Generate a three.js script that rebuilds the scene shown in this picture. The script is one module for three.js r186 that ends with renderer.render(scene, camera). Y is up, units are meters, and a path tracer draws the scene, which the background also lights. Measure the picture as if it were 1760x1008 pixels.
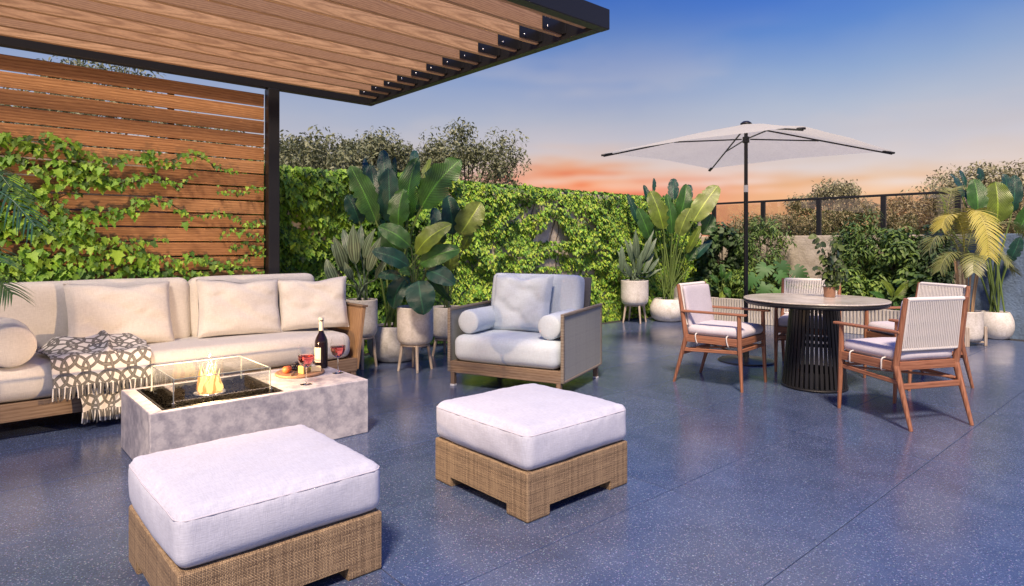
import * as THREE from 'three';
import { RoundedBoxGeometry } from 'three/addons/geometries/RoundedBoxGeometry.js';
import { mergeGeometries, mergeVertices } from 'three/addons/utils/BufferGeometryUtils.js';
import { Brush, Evaluator, SUBTRACTION } from 'three-bvh-csg';

const V3 = THREE.Vector3, { sin, cos, PI, sqrt, abs, min, max, floor, hypot, pow, exp } = Math;
const clamp = (x, a = 0, b = 1) => min(b, max(a, x)), mix = (a, b, t) => a + (b - a) * t;
const sm = (a, b, x) => { const t = clamp((x - a) / (b - a)); return t * t * (3 - 2 * t); };
const rng = (s) => () => { s = (s + 0x6d2b79f5) | 0; let t = Math.imul(s ^ (s >>> 15), 1 | s); t = (t + Math.imul(t ^ (t >>> 7), 61 | t)) ^ t; return ((t ^ (t >>> 14)) >>> 0) / 4294967296; };
const toLin = (c) => (c <= 0.04045 ? c / 12.92 : pow((c + 0.055) / 1.055, 2.4));

// ------------------------------------------------------------------ camera, sky, sun, exposure
const scene = new THREE.Scene();
const YAW = 0.7283;                                            // the terrace's long axis lies 41.7 degrees left of the view
const camera = new THREE.PerspectiveCamera(49.71, 1760 / 1008, 0.05, 900);
camera.position.set(0, 1.25, 0);
camera.lookAt(sin(YAW), 1.25, -cos(YAW));
camera.setViewOffset(1760, 1008, 0, 87, 1760, 1008);          // lens shifted down, verticals stay upright
const renderer = new THREE.WebGLRenderer({ antialias: true });
renderer.toneMapping = THREE.LinearToneMapping;
renderer.toneMappingExposure = 1.3;
renderer.shadowMap.enabled = true;

const SUN = new V3(-0.44, 0.80, 0.39).normalize();
const sun = new THREE.DirectionalLight(new THREE.Color().setRGB(1, 0.78, 0.58), 4.8);
sun.position.copy(SUN).multiplyScalar(30).add(new V3(4, 0, -4));
sun.target.position.set(4, 0, -4);
sun.castShadow = true; sun.shadow.radius = 18; sun.shadow.mapSize.set(2048, 2048);
Object.assign(sun.shadow.camera, { left: -14, right: 14, top: 14, bottom: -14, near: 1, far: 80 });
scene.add(sun, sun.target);

// periodic value noise, shared by the sky and the textures
const LAT = (() => { const r = rng(77), a = new Float32Array(65536); for (let i = 0; i < 65536; i++) a[i] = r(); return a; })();
const lat = (x, y, px, py) => LAT[((((x % px) + px) % px) * 197 + (((y % py) + py) % py) * 1013 + px * 31) & 65535];
function vn(x, y, px = 256, py = px) {
  const x0 = floor(x), y0 = floor(y), fx = x - x0, fy = y - y0, u = fx * fx * (3 - 2 * fx), v = fy * fy * (3 - 2 * fy);
  return mix(mix(lat(x0, y0, px, py), lat(x0 + 1, y0, px, py), u), mix(lat(x0, y0 + 1, px, py), lat(x0 + 1, y0 + 1, px, py), u), v);
}
function fbm(x, y, px = 256, py = px, n = 4) { let s = 0, a = 0.5; for (let i = 0; i < n; i++) { s += a * vn(x, y, px, py); x *= 2; y *= 2; px *= 2; py *= 2; a *= 0.5; } return s / (1 - pow(0.5, n)); }

{ // dusk sky: blue overhead, grey lavender lower down, an afterglow along the horizon where the sun has gone
  const W = 1024, H = 512, data = new Float32Array(W * H * 4);
  const ramp = (stops, e) => {
    let k = 0; while (k < stops.length - 2 && e > stops[k + 1][0]) k++;
    const [e0, a] = stops[k], [e1, b] = stops[k + 1], t = clamp((e - e0) / (e1 - e0));
    return [0, 1, 2].map((i) => mix(toLin(a[i] / 255), toLin(b[i] / 255), t));
  };
  const plain = [[0, [214, 188, 176]], [5, [212, 196, 190]], [8, [196, 190, 196]], [11, [170, 178, 200]], [14, [140, 160, 200]], [17.5, [95, 132, 196]], [21, [62, 106, 190]], [32, [46, 98, 204]], [90, [42, 94, 204]]];
  const glow = [[0, [214, 78, 50]], [3.4, [224, 84, 56]], [4.8, [234, 98, 66]], [5.5, [242, 136, 92]], [6.2, [240, 172, 136]], [7.1, [226, 196, 182]], [8.6, [202, 194, 200]], [11, [174, 180, 200]], [14, [142, 160, 200]], [17.5, [98, 134, 196]], [21, [64, 108, 192]], [32, [46, 98, 204]], [90, [42, 94, 204]]];
  const peach = [[0, [242, 186, 138]], [3, [246, 196, 148]], [4.2, [246, 190, 142]], [5.0, [238, 204, 178]], [6.2, [224, 208, 202]], [8.4, [202, 198, 206]], [11.5, [178, 188, 208]], [14, [146, 170, 208]], [17.5, [96, 138, 206]], [21, [64, 112, 202]], [32, [46, 98, 204]], [90, [42, 94, 204]]];
  for (let j = 0; j < H; j++) for (let i = 0; i < W; i++) {
    const el = ((j + 0.5) / H - 0.5) * PI, az = ((i + 0.5) / W - 0.5) * 2 * PI;             // az = atan2(z, x)
    let rel = (az - Math.atan2(-cos(YAW), sin(YAW))) * 180 / PI; rel = ((rel + 540) % 360) - 180;
    const streak = fbm(i * 64 / W, j * 0.9, 64, 4096, 3) - 0.5, big = fbm(i * 48 / W, j * 40 / H, 48, 40, 4) - 0.5;
    const e = max(0, el * 180 / PI) + streak * 4.2 * sm(12, 4, el * 57.3) + big * 1.4;
    const wisp = sm(0.5, 0.78, fbm(i * 20 / W + 3, j * 60 / H + streak, 20, 60, 5)) * 0.26 * sm(6, 9, el * 57.3) * sm(20, 13, el * 57.3);
    const g = exp(-pow((rel - 6.5) / 11, 2)), p = exp(-pow((rel - 27) / 25, 2)) * (1 - g);
    const a = ramp(plain, e), b = ramp(glow, e), c = ramp(peach, e), o = (j * W + i) * 4;
    const s = 1 + streak * 0.45 * sm(11, 4, el * 57.3);
    for (let k = 0; k < 3; k++) data[o + k] = mix((a[k] * (1 - g - p) + b[k] * g + c[k] * p) * s, [0.60, 0.56, 0.58][k], wisp) * 0.78;
    data[o + 3] = 1;
  }
  const t = new THREE.DataTexture(data, W, H, THREE.RGBAFormat, THREE.FloatType);
  t.mapping = THREE.EquirectangularReflectionMapping; t.magFilter = t.minFilter = THREE.LinearFilter; t.wrapS = THREE.RepeatWrapping; t.needsUpdate = true;
  scene.background = t; scene.environment = t;
}

// ------------------------------------------------------------------ textures
function tex(w, h, size, fn, srgb = true) {                    // size = metres one repeat covers, [across, up]
  const d = new Uint8Array(w * h * 4);
  for (let j = 0; j < h; j++) for (let i = 0; i < w; i++) {
    const c = fn(i / w, j / h, i, j), o = (j * w + i) * 4;
    if (typeof c === 'number') d[o] = d[o + 1] = d[o + 2] = clamp(c) * 255; else { d[o] = clamp(c[0]) * 255; d[o + 1] = clamp(c[1]) * 255; d[o + 2] = clamp(c[2]) * 255; }
    d[o + 3] = 255;
  }
  const t = new THREE.DataTexture(d, w, h); t.wrapS = t.wrapT = THREE.RepeatWrapping; t.magFilter = t.minFilter = THREE.LinearFilter;
  t.repeat.set(1 / size[0], 1 / size[1]); if (srgb) t.colorSpace = THREE.SRGBColorSpace; t.needsUpdate = true;
  return t;
}
const grey = (a, b, t) => [mix(a[0], b[0], t), mix(a[1], b[1], t), mix(a[2], b[2], t)];
// wood: long fibres, cathedral rings; u runs along the grain, one repeat = 2.4 m x 0.6 m
const grain = (u, v) => {
  const w = v * 13 + 1.1 * fbm(u * 2, v * 5, 2, 5, 2) + 0.25 * fbm(u * 7, v * 20, 7, 20, 2);
  const ring = 0.5 + 0.5 * sin(2 * PI * w * 2), fib = fbm(u * 24, v * 256, 24, 256, 3), fine = vn(u * 60, v * 200, 60, 200);
  return clamp(0.34 * pow(ring, 1.8) + 0.55 * fib + 0.35 * fine - 0.14);
};
const woodMap = tex(1024, 512, [2.4, 0.6], (u, v) => { const g = grain(u, v); return grey([1, 0.98, 0.95], [0.64, 0.57, 0.51], g); });
const woodBump = tex(1024, 512, [2.4, 0.6], (u, v) => 1 - grain(u, v), false);
const flat = (u, v) => {                                       // plain-sawn boards: nested arches in the grain
  const w = 5 * u + 7 * (0.5 - 0.5 * cos(2 * PI * v)) + 1.3 * fbm(u * 4, v * 3, 4, 3, 3), ring = pow(0.5 + 0.5 * sin(2 * PI * w), 2.2), fib = fbm(u * 40, v * 200, 40, 200, 3), fine = vn(u * 90, v * 240, 90, 240);
  return clamp(0.36 * ring + 0.48 * fib + 0.34 * fine - 0.12);
};
const boardMap = tex(1024, 512, [1.5, 0.27], (u, v) => grey([1, 0.98, 0.96], [0.64, 0.58, 0.54], flat(u, v)));
const concreteMap = tex(512, 512, [0.9, 0.9], (u, v) => {
  const a = fbm(u * 5, v * 5, 5, 5, 5), b = fbm(u * 20 + 3, v * 20, 20, 20, 5), c = vn(u * 128, v * 128, 128);
  const t = clamp(0.64 + (a - 0.5) * 0.6 + (b - 0.5) * 1.5 + (c - 0.5) * 0.35);
  return grey([0.70, 0.70, 0.745], [0.98, 0.97, 0.97], t);
});
const stuccoBump = tex(512, 512, [0.5, 0.5], (u, v) => fbm(u * 24, v * 24, 24, 24, 4), false);
const stuccoMap = tex(512, 512, [1.1, 1.1], (u, v) => { const t = clamp(0.5 + (fbm(u * 6, v * 6, 6, 6, 4) - 0.5) * 1.6 + (vn(u * 96, v * 96, 96) - 0.5) * 0.4); return grey([0.78, 0.77, 0.74], [1, 1, 1], t); });
// terrazzo: chips of several sizes and tones in a slate matrix
const terrazzo = (() => {
  const N = 1024, d = new Uint8Array(N * N * 4), r = rng(5);
  for (let j = 0; j < N; j++) for (let i = 0; i < N; i++) {
    const t = 0.5 + (fbm(i / 128, j / 128, 8, 8, 4) - 0.5) * 0.7 + (LAT[(i * 131 + j * 911) & 65535] - 0.5) * 0.3, o = (j * N + i) * 4;
    d[o] = 255 * (0.22 + 0.11 * t); d[o + 1] = 255 * (0.272 + 0.12 * t); d[o + 2] = 255 * (0.385 + 0.14 * t); d[o + 3] = 255;
  }
  for (let k = 0; k < 60000; k++) {
    const x = r() * N, y = r() * N, s = 0.5 + pow(r(), 4) * 2.2, a = r() * PI, tone = r(), el = 0.45 + 0.5 * r();
    const c = tone < 0.62 ? [0.56 + 0.2 * r(), 0.59 + 0.2 * r(), 0.68 + 0.2 * r()] : tone < 0.85 ? [0.17, 0.18, 0.24] : [0.45, 0.46, 0.52];
    for (let j = -4; j <= 4; j++) for (let i = -4; i <= 4; i++) {
      const u = i * cos(a) + j * sin(a), v = (-i * sin(a) + j * cos(a)) / el;
      if (u * u + v * v > s * s) continue;
      const o = (((floor(y) + j + N) % N) * N + ((floor(x) + i + N) % N)) * 4;
      for (let q = 0; q < 3; q++) d[o + q] = mix(d[o + q], c[q] * 255, 0.62);
    }
  }
  const t = new THREE.DataTexture(d, N, N); t.wrapS = t.wrapT = THREE.RepeatWrapping; t.magFilter = t.minFilter = THREE.LinearFilter;
  t.repeat.set(1 / 1.3, 1 / 1.3); t.colorSpace = THREE.SRGBColorSpace; t.needsUpdate = true; return t;
})();
const floorRough = tex(512, 512, [2.3, 2.3], (u, v) => clamp(0.62 + (fbm(u * 6, v * 6, 6, 6, 5) - 0.5) * 0.5), false);
// woven strands
const weave = (n, seed, contrast) => {
  const r = rng(seed), hs = Array.from({ length: n }, () => r()), vs = Array.from({ length: n }, () => r());
  return (u, v) => {
    const X = u * n, Y = v * n, i = floor(X), j = floor(Y), fx = X - i - 0.5, fy = Y - j - 0.5, over = (i + j) & 1;
    const h = over ? sqrt(max(0, 1 - 3.6 * fy * fy)) * (1 - 0.9 * fx * fx) : sqrt(max(0, 1 - 3.6 * fx * fx)) * (1 - 0.9 * fy * fy);
    const strand = over ? hs[j] : vs[i], slub = fbm(over ? u * 14 : i * 3.7, over ? j * 2.3 : v * 14, 14, 256, 2);
    return [h, clamp(0.5 + (strand - 0.5) * contrast + (slub - 0.5) * contrast)];
  };
};
const wk = weave(64, 3, 0.8);
const wickerMap = tex(512, 512, [0.34, 0.34], (u, v) => { const t = wk(u, v)[1]; return grey([0.44, 0.37, 0.30], [0.74, 0.65, 0.53], t); });
const wickerBump = tex(512, 512, [0.34, 0.34], (u, v) => wk(u, v)[0], false);
const sl = weave(64, 9, 0.3);
const slingMap = tex(512, 512, [0.24, 0.24], (u, v) => { const t = sl(u, v)[1]; return grey([0.60, 0.61, 0.60], [0.86, 0.86, 0.84], t); });
const slingBump = tex(512, 512, [0.24, 0.24], (u, v) => sl(u, v)[0], false);
const clothMap = tex(512, 512, [0.5, 0.5], (u, v) => { const t = 0.93 + (fbm(u * 6, v * 6, 6, 6, 3) - 0.5) * 0.03 + (vn(u * 220, v * 30, 220, 30) + vn(u * 30, v * 220, 30, 220) - 1) * 0.05; return [t, t, t]; });
const clothBump = tex(512, 512, [0.22, 0.22], (u, v) => 0.5 * vn(u * 128, v * 16, 128, 16) + 0.5 * vn(u * 16, v * 128, 16, 128), false);
const leafMap = tex(256, 512, [1, 1], (u, v) => {               // a big blade: pale midrib, side veins running out and up
  const x = abs(u - 0.5) * 2, rib = exp(-pow(x / 0.045, 2)), k = (v * 30 - x * 5), vein = pow(0.5 + 0.5 * sin(2 * PI * k), 3), m = fbm(u * 4, v * 9, 4, 9, 3);
  const t = 0.56 + 0.24 * vein + 0.28 * (m - 0.5);
  return [clamp(t + 0.44 * rib), clamp(t + 0.42 * rib), clamp(t * 0.92 + 0.22 * rib)];
});
const leafBump = tex(256, 512, [1, 1], (u, v) => { const x = abs(u - 0.5) * 2; return 0.5 + 0.5 * sin(2 * PI * (v * 30 - x * 5)); }, false);
const stripeMap = tex(128, 256, [1, 1], (u, v) => { const x = abs(u - 0.5) * 2; const t = 0.55 + 0.35 * pow(0.5 + 0.5 * sin(u * 2 * PI * 5), 2) + 0.3 * exp(-pow(x / 0.08, 2)) + 0.15 * (fbm(u * 8, v * 6, 8, 6, 2) - 0.5); return [t, t, t]; });
const throwMap = (() => {                                      // interlaced rope rings, grey on off-white
  const c = document.createElement('canvas'); c.width = c.height = 512; const g = c.getContext('2d');
  g.fillStyle = '#e9e8e4'; g.fillRect(0, 0, 512, 512);
  const rings = []; const R = 112;
  for (let a = -1; a <= 4; a++) for (let b = -1; b <= 5; b++) rings.push([a * 170.67 + (b & 1 ? 85.33 : 0), b * 128]);
  for (const [w, col] of [[22, '#3f3f3f'], [15, '#85857f'], [3, '#4a4a4a']]) { g.lineWidth = w; g.strokeStyle = col; for (const [x, y] of rings) { g.beginPath(); g.arc(x, y, R, 0, 7); g.stroke(); } }
  for (const [x, y] of rings) for (let k = 0; k < 6; k++) {    // over-crossings
    const a0 = k * PI / 3 + 0.12; g.lineWidth = 22; g.strokeStyle = '#4a4a4a'; g.beginPath(); g.arc(x, y, R, a0, a0 + 0.42); g.stroke();
    g.lineWidth = 15; g.strokeStyle = '#8b8b86'; g.beginPath(); g.arc(x, y, R, a0 - 0.02, a0 + 0.44); g.stroke(); g.lineWidth = 3; g.strokeStyle = '#5d5d5c'; g.beginPath(); g.arc(x, y, R, a0 - 0.02, a0 + 0.44); g.stroke();
  }
  const t = new THREE.CanvasTexture(c); t.wrapS = t.wrapT = THREE.RepeatWrapping; t.repeat.set(1 / 0.42, 1 / 0.42); t.colorSpace = THREE.SRGBColorSpace; return t;
})();

// ------------------------------------------------------------------ materials (linear base colours)
const M = (rgb, o = {}) => { const m = new THREE.MeshPhysicalMaterial({ roughness: 0.8, side: THREE.DoubleSide, ...o }); m.color.setRGB(...rgb); return m; };
const leafy = (rgb, o = {}) => M(rgb, { roughness: 0.55, ...o });
const mat = {
  tile: [[0.95, 0.95, 0.95], [0.85, 0.86, 0.87], [1.0, 0.99, 0.98]].map((c) => M(c, { map: terrazzo, roughness: 0.36, roughnessMap: floorRough, ior: 1.75 })),
  joint: M([0.03, 0.03, 0.035]),
  ground: M([0.10, 0.09, 0.05]),
  cedar: [[0.72, 0.42, 0.21], [0.63, 0.35, 0.165], [0.78, 0.48, 0.26], [0.56, 0.30, 0.14]].map((c) => M(c, { map: woodMap, bumpMap: woodBump, bumpScale: 0.0012, roughness: 0.62 })),
  board: [[0.62, 0.41, 0.24], [0.50, 0.33, 0.205], [0.72, 0.49, 0.29]].map((c) => M(c, { map: boardMap, roughness: 0.6 })),
  black: M([0.012, 0.012, 0.014], { roughness: 0.42 }),
  blackSatin: M([0.014, 0.014, 0.016], { roughness: 0.3 }),
  steel: M([0.6, 0.6, 0.6], { roughness: 0.3, metalness: 1 }),
  wallBack: M([0.62, 0.56, 0.47], { map: stuccoMap, bumpMap: stuccoBump, bumpScale: 0.004, roughness: 0.9 }),
  parapet: M([0.62, 0.56, 0.46], { map: stuccoMap, bumpMap: stuccoBump, bumpScale: 0.004, roughness: 0.9 }),
  planter: M([0.60, 0.57, 0.53], { map: stuccoMap, roughness: 0.85 }),
  soil: M([0.03, 0.022, 0.015], { bumpMap: stuccoBump, bumpScale: 0.02, roughness: 1 }),
  pot: M([0.76, 0.73, 0.69], { map: stuccoMap, bumpMap: stuccoBump, bumpScale: 0.0015, roughness: 0.75 }),
  potWhite: M([0.83, 0.80, 0.76], { map: stuccoMap, roughness: 0.55 }),
  potLeg: M([0.66, 0.62, 0.57], { map: woodMap, roughness: 0.6 }),
  teak: M([0.44, 0.21, 0.13], { map: woodMap, bumpMap: woodBump, bumpScale: 0.0005, roughness: 0.5 }),
  rope: M([0.72, 0.70, 0.68], { roughness: 0.85 }),
  padPink: M([0.68, 0.65, 0.72], { map: clothMap, bumpMap: clothBump, bumpScale: 0.0006, roughness: 0.9 }),
  ottoman: M([0.63, 0.665, 0.79], { map: clothMap, bumpMap: clothBump, bumpScale: 0.0006, roughness: 0.9 }),
  sofa: M([0.68, 0.665, 0.64], { map: clothMap, bumpMap: clothBump, bumpScale: 0.0006, roughness: 0.9 }),
  pillow: M([0.71, 0.695, 0.67], { map: clothMap, bumpMap: clothBump, bumpScale: 0.0006, roughness: 0.9 }),
  armchair: M([0.60, 0.69, 0.78], { map: clothMap, bumpMap: clothBump, bumpScale: 0.0006, roughness: 0.9 }),
  pipe: M([0.55, 0.54, 0.62], { roughness: 0.9 }),
  wicker: M([0.96, 0.92, 0.84], { map: wickerMap, bumpMap: wickerBump, bumpScale: 0.004, roughness: 0.7 }),
  sling: M([0.62, 0.64, 0.64], { map: slingMap, bumpMap: slingBump, bumpScale: 0.002, roughness: 0.7 }),
  frameWood: M([0.30, 0.23, 0.17], { map: woodMap, roughness: 0.55 }),
  frameTan: M([0.50, 0.34, 0.20], { map: woodMap, roughness: 0.55 }),
  concrete: M([0.64, 0.62, 0.615], { map: concreteMap, bumpMap: stuccoBump, bumpScale: 0.0006, roughness: 0.6 }),
  lava: M([0.0015, 0.0013, 0.0013], { roughness: 1, specularIntensity: 0.08 }),
  glass: M([1, 1, 1], { transmission: 1, roughness: 0.02, ior: 1.5 }),
  guardGlass: M([0.97, 0.99, 1], { transmission: 1, roughness: 0.02, ior: 1.8 }),
  bronzeGlass: M([0.92, 0.87, 0.84], { transmission: 1, roughness: 0.02, ior: 1.75 }),
  bottle: M([0.012, 0.006, 0.008], { roughness: 0.12 }),
  paper: M([0.72, 0.66, 0.54], { roughness: 0.8 }),
  wine: M([1, 0.72, 0.70], { transmission: 1, roughness: 0.02, ior: 1.33, thickness: 0.05, attenuationColor: new THREE.Color(0.85, 0.25, 0.27), attenuationDistance: 0.085 }),
  throwFabric: M([0.86, 0.86, 0.86], { map: throwMap, bumpMap: clothBump, bumpScale: 0.001, roughness: 0.95 }),
  fringe: [[0.75, 0.75, 0.73], [0.13, 0.13, 0.13]].map((c) => M(c, { roughness: 0.95 })),
  canopyTop: M([0.84, 0.85, 0.78], { map: clothMap, roughness: 1, transmission: 0.5, thickness: 0, specularIntensity: 0.1 }),
  white: M([0.8, 0.8, 0.8], { roughness: 0.5 }),
  tableTop: M([0.70, 0.65, 0.58], { map: stuccoMap, roughness: 0.2 }),
  copper: M([0.34, 0.18, 0.11], { map: stuccoMap, roughness: 0.45 }),
  blueStucco: M([0.16, 0.24, 0.37], { map: stuccoMap, bumpMap: stuccoBump, bumpScale: 0.006, roughness: 0.9 }),
  glassEdge: M([0.30, 0.34, 0.34], { roughness: 0.15 }),
  bark: M([0.16, 0.12, 0.085], { bumpMap: stuccoBump, bumpScale: 0.02, roughness: 0.95 }),
  stem: leafy([0.13, 0.20, 0.045]), stemDark: leafy([0.05, 0.08, 0.03]), cane: leafy([0.42, 0.27, 0.15]),
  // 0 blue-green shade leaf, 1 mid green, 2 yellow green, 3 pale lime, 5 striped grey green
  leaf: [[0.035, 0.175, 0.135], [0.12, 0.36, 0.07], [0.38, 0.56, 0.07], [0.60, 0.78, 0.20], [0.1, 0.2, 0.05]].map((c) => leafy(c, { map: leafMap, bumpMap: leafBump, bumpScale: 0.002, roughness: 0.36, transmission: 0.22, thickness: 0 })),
  ivy: [leafy([1, 1, 1], { transmission: 0.25, thickness: 0, roughness: 0.6 })],
};
mat.leaf[5] = leafy([0.25, 0.37, 0.22], { map: stripeMap, roughness: 0.5, transmission: 0.15, thickness: 0 });
mat.palmGreen = leafy([0.06, 0.15, 0.05], { roughness: 0.4, transmission: 0.2, thickness: 0 });
mat.palmTeal = leafy([0.05, 0.17, 0.09], { roughness: 0.35, transmission: 0.15, thickness: 0 });
mat.palmYellow = leafy([0.56, 0.50, 0.10], { roughness: 0.45, transmission: 0.25, thickness: 0 });
mat.palmOlive = leafy([0.25, 0.27, 0.08], { roughness: 0.45, transmission: 0.25, thickness: 0 });

// ------------------------------------------------------------------ helpers
const taken = new Map();
const numbered = (n) => { const k = taken.get(n) || 0; taken.set(n, k + 1); return k ? n + '_' + String(k).padStart(3, '0') : n; };
function mesh(name, geo, m, parent = scene) {
  const o = new THREE.Mesh(geo, m); o.name = parent === scene ? numbered(name) : name; o.castShadow = o.receiveShadow = true; parent.add(o); return o;
}
function tag(o, label, category, group) { Object.assign(o.userData, { label, category }); if (group) o.userData.group = group; return o; }
function thing(name, label, category, [x, y, z] = [0, 0, 0], turn = 0, group) {
  const o = new THREE.Group(); o.name = numbered(name); o.position.set(x, y, z); o.rotation.y = turn; scene.add(o); return tag(o, label, category, group);
}
function struct(o) { o.userData.kind = 'structure'; return o; }
function instanced(name, geo, m, list, parent, colors) {        // list of Matrix4
  const o = new THREE.InstancedMesh(geo, m, list.length); o.name = parent === scene ? numbered(name) : name; o.castShadow = o.receiveShadow = true;
  list.forEach((t, i) => { o.setMatrixAt(i, t); if (colors) o.setColorAt(i, colors[i]); }); o.userData.kind = 'stuff'; parent.add(o); return o;
}
const shift = (g, x, y, z, ry = 0, rx = 0, rz = 0) => { if (rx) g.rotateX(rx); if (rz) g.rotateZ(rz); if (ry) g.rotateY(ry); return g.translate(x, y, z); };
// uv in metres by the way each face points; along: which axis the grain follows on u
function boxUV(g, along = 'x', off = [0, 0]) {
  g = g.index ? g.toNonIndexed() : g; const p = g.attributes.position, uv = new Float32Array(p.count * 2), a = new V3(), b = new V3(), c = new V3(), n = new V3();
  for (let i = 0; i < p.count; i += 3) {
    a.fromBufferAttribute(p, i); b.fromBufferAttribute(p, i + 1); c.fromBufferAttribute(p, i + 2); n.copy(b).sub(a).cross(c.clone().sub(a));
    const ax = abs(n.x), ay = abs(n.y), az = abs(n.z), k = ax > ay && ax > az ? 0 : ay > az ? 1 : 2;
    [a, b, c].forEach((q, j) => {
      let u, v; if (k === 0) [u, v] = [q.z, q.y]; else if (k === 1) [u, v] = [q.x, q.z]; else [u, v] = [q.x, q.y];
      if ((along === 'y' && k !== 1) || (along === 'z' && k === 1)) [u, v] = [v, u];
      uv[(i + j) * 2] = u + off[0]; uv[(i + j) * 2 + 1] = v + off[1];
    });
  }
  g.setAttribute('uv', new THREE.BufferAttribute(uv, 2)); return g;
}
const only = (g) => { const o = g.index ? g.toNonIndexed() : g; for (const k of Object.keys(o.attributes)) if (!['position', 'normal', 'uv'].includes(k)) o.deleteAttribute(k); if (!o.attributes.uv) o.setAttribute('uv', new THREE.BufferAttribute(new Float32Array(o.attributes.position.count * 2), 2)); return o; };
const merge = (list) => mergeGeometries(list.map(only));
const rbox = (w, h, d, r = 0.006, s = 1) => new RoundedBoxGeometry(w, h, d, s, min(r, w / 2.1, h / 2.1, d / 2.1));
const UPV = new V3(0, 1, 0);
function bar(a, b, r0, r1 = r0, n = 8) {                        // tapered round bar from a to b
  const A = new V3(...a), B = new V3(...b), d = B.clone().sub(A), g = new THREE.CylinderGeometry(r1, r0, d.length(), n, 1);
  g.applyQuaternion(new THREE.Quaternion().setFromUnitVectors(UPV, d.normalize())); return g.translate((A.x + B.x) / 2, (A.y + B.y) / 2, (A.z + B.z) / 2);
}
function plank(a, b, w, h, r = 0.005) {                         // rectangular bar from a to b: w across, h in height
  const A = new V3(...a), B = new V3(...b), d = B.clone().sub(A), L = d.length(), z = d.clone().normalize(), x = new V3().crossVectors(UPV, z);
  if (x.lengthSq() < 1e-6) x.set(1, 0, 0); x.normalize(); const y = new V3().crossVectors(z, x);
  const g = boxUV(rbox(w, h, L, r), 'z'); g.applyMatrix4(new THREE.Matrix4().makeBasis(x, y, z)); return g.translate((A.x + B.x) / 2, (A.y + B.y) / 2, (A.z + B.z) / 2);
}
const tube = (pts, r, n = 12, k = 6, closed = false) => new THREE.TubeGeometry(new THREE.CatmullRomCurve3(pts.map((p) => (p.isVector3 ? p : new V3(...p))), closed), n, r, k, closed);
const lathe = (pts, n = 36) => new THREE.LatheGeometry(pts.map(([x, y]) => new THREE.Vector2(x, y)), n);
function smooth(g) { g.deleteAttribute('uv'); g.deleteAttribute('normal'); g = mergeVertices(g, 1e-5); g.computeVertexNormals(); return g; }
// an upholstered block: rounded, puffed up, a little uneven
function softBox(w, h, d, { r = 0.05, puff = 0.02, side = 0.008, wr = 0.004, seed = 1, step = 0.03, f = 7, pucker = 0 } = {}) {
  const at = (x, y, z) => {
    const q = new V3(clamp(x, -w / 2 + r, w / 2 - r), clamp(y, -h / 2 + r, h / 2 - r), clamp(z, -d / 2 + r, d / 2 - r)), n = new V3(x, y, z).sub(q);
    if (n.lengthSq() < 1e-10) n.set(0, 1, 0); n.normalize(); const p = q.addScaledVector(n, r), X = 2 * x / w, Y = 2 * y / h, Z = 2 * z / d;
    p.y += Math.sign(y) * puff * (1 - pow(abs(X), 2.5)) * (1 - pow(abs(Z), 2.5)) * sm(0, 0.9, abs(Y));
    p.x += Math.sign(x) * side * (1 - Y * Y) * (1 - Z * Z) * sm(0.6, 1, abs(X)); p.z += Math.sign(z) * side * (1 - Y * Y) * (1 - X * X) * sm(0.6, 1, abs(Z));
    const nn = (fbm(x * f + seed * 7.3 + 50, z * f + y * f * 1.3 + 50, 256, 256, 3) - 0.5) * 2 + (fbm(x * f * 3 + 31, z * f * 3 + y * 9 + seed * 3, 256, 256, 2) - 0.5) * 0.2;
    const pk = pucker * sm(0.35, 0.72, Y) * sm(0.80, 0.97, max(abs(X), abs(Z))) * (fbm((x + z) * 34 + seed * 9 + 60, (x - z) * 34 + 60, 256, 256, 2) - 0.5) * 2;
    return p.addScaledVector(n, nn * wr + pk);
  };
  let g = new THREE.BoxGeometry(w, h, d, max(4, Math.round(w / step)), max(5, Math.round(h / step)), max(4, Math.round(d / step)));
  const P = g.attributes.position; for (let i = 0; i < P.count; i++) { const v = at(P.getX(i), P.getY(i), P.getZ(i)); P.setXYZ(i, v.x, v.y, v.z); }
  g = boxUV(smooth(g)); g.userData.at = at; return g;
}
function seamLoop(at, w, d, y, rr = 0.0035, inset = 0.018) {      // piping that runs round a soft block at height y
  const pts = [], c = 0.05; const W = w / 2, D = d / 2;
  for (let k = 0; k < 4; k++) for (let i = 0; i < 14; i++) { const t = -1 + 2 * (i + 0.5) / 14; const [x, z] = [[t * (W - inset * 0), D], [W, -t * D], [-t * W, -D], [-W, t * D]][k]; pts.push(at(x, y, z)); }
  return tube(pts, rr, 120, 5, true);
}
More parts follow.
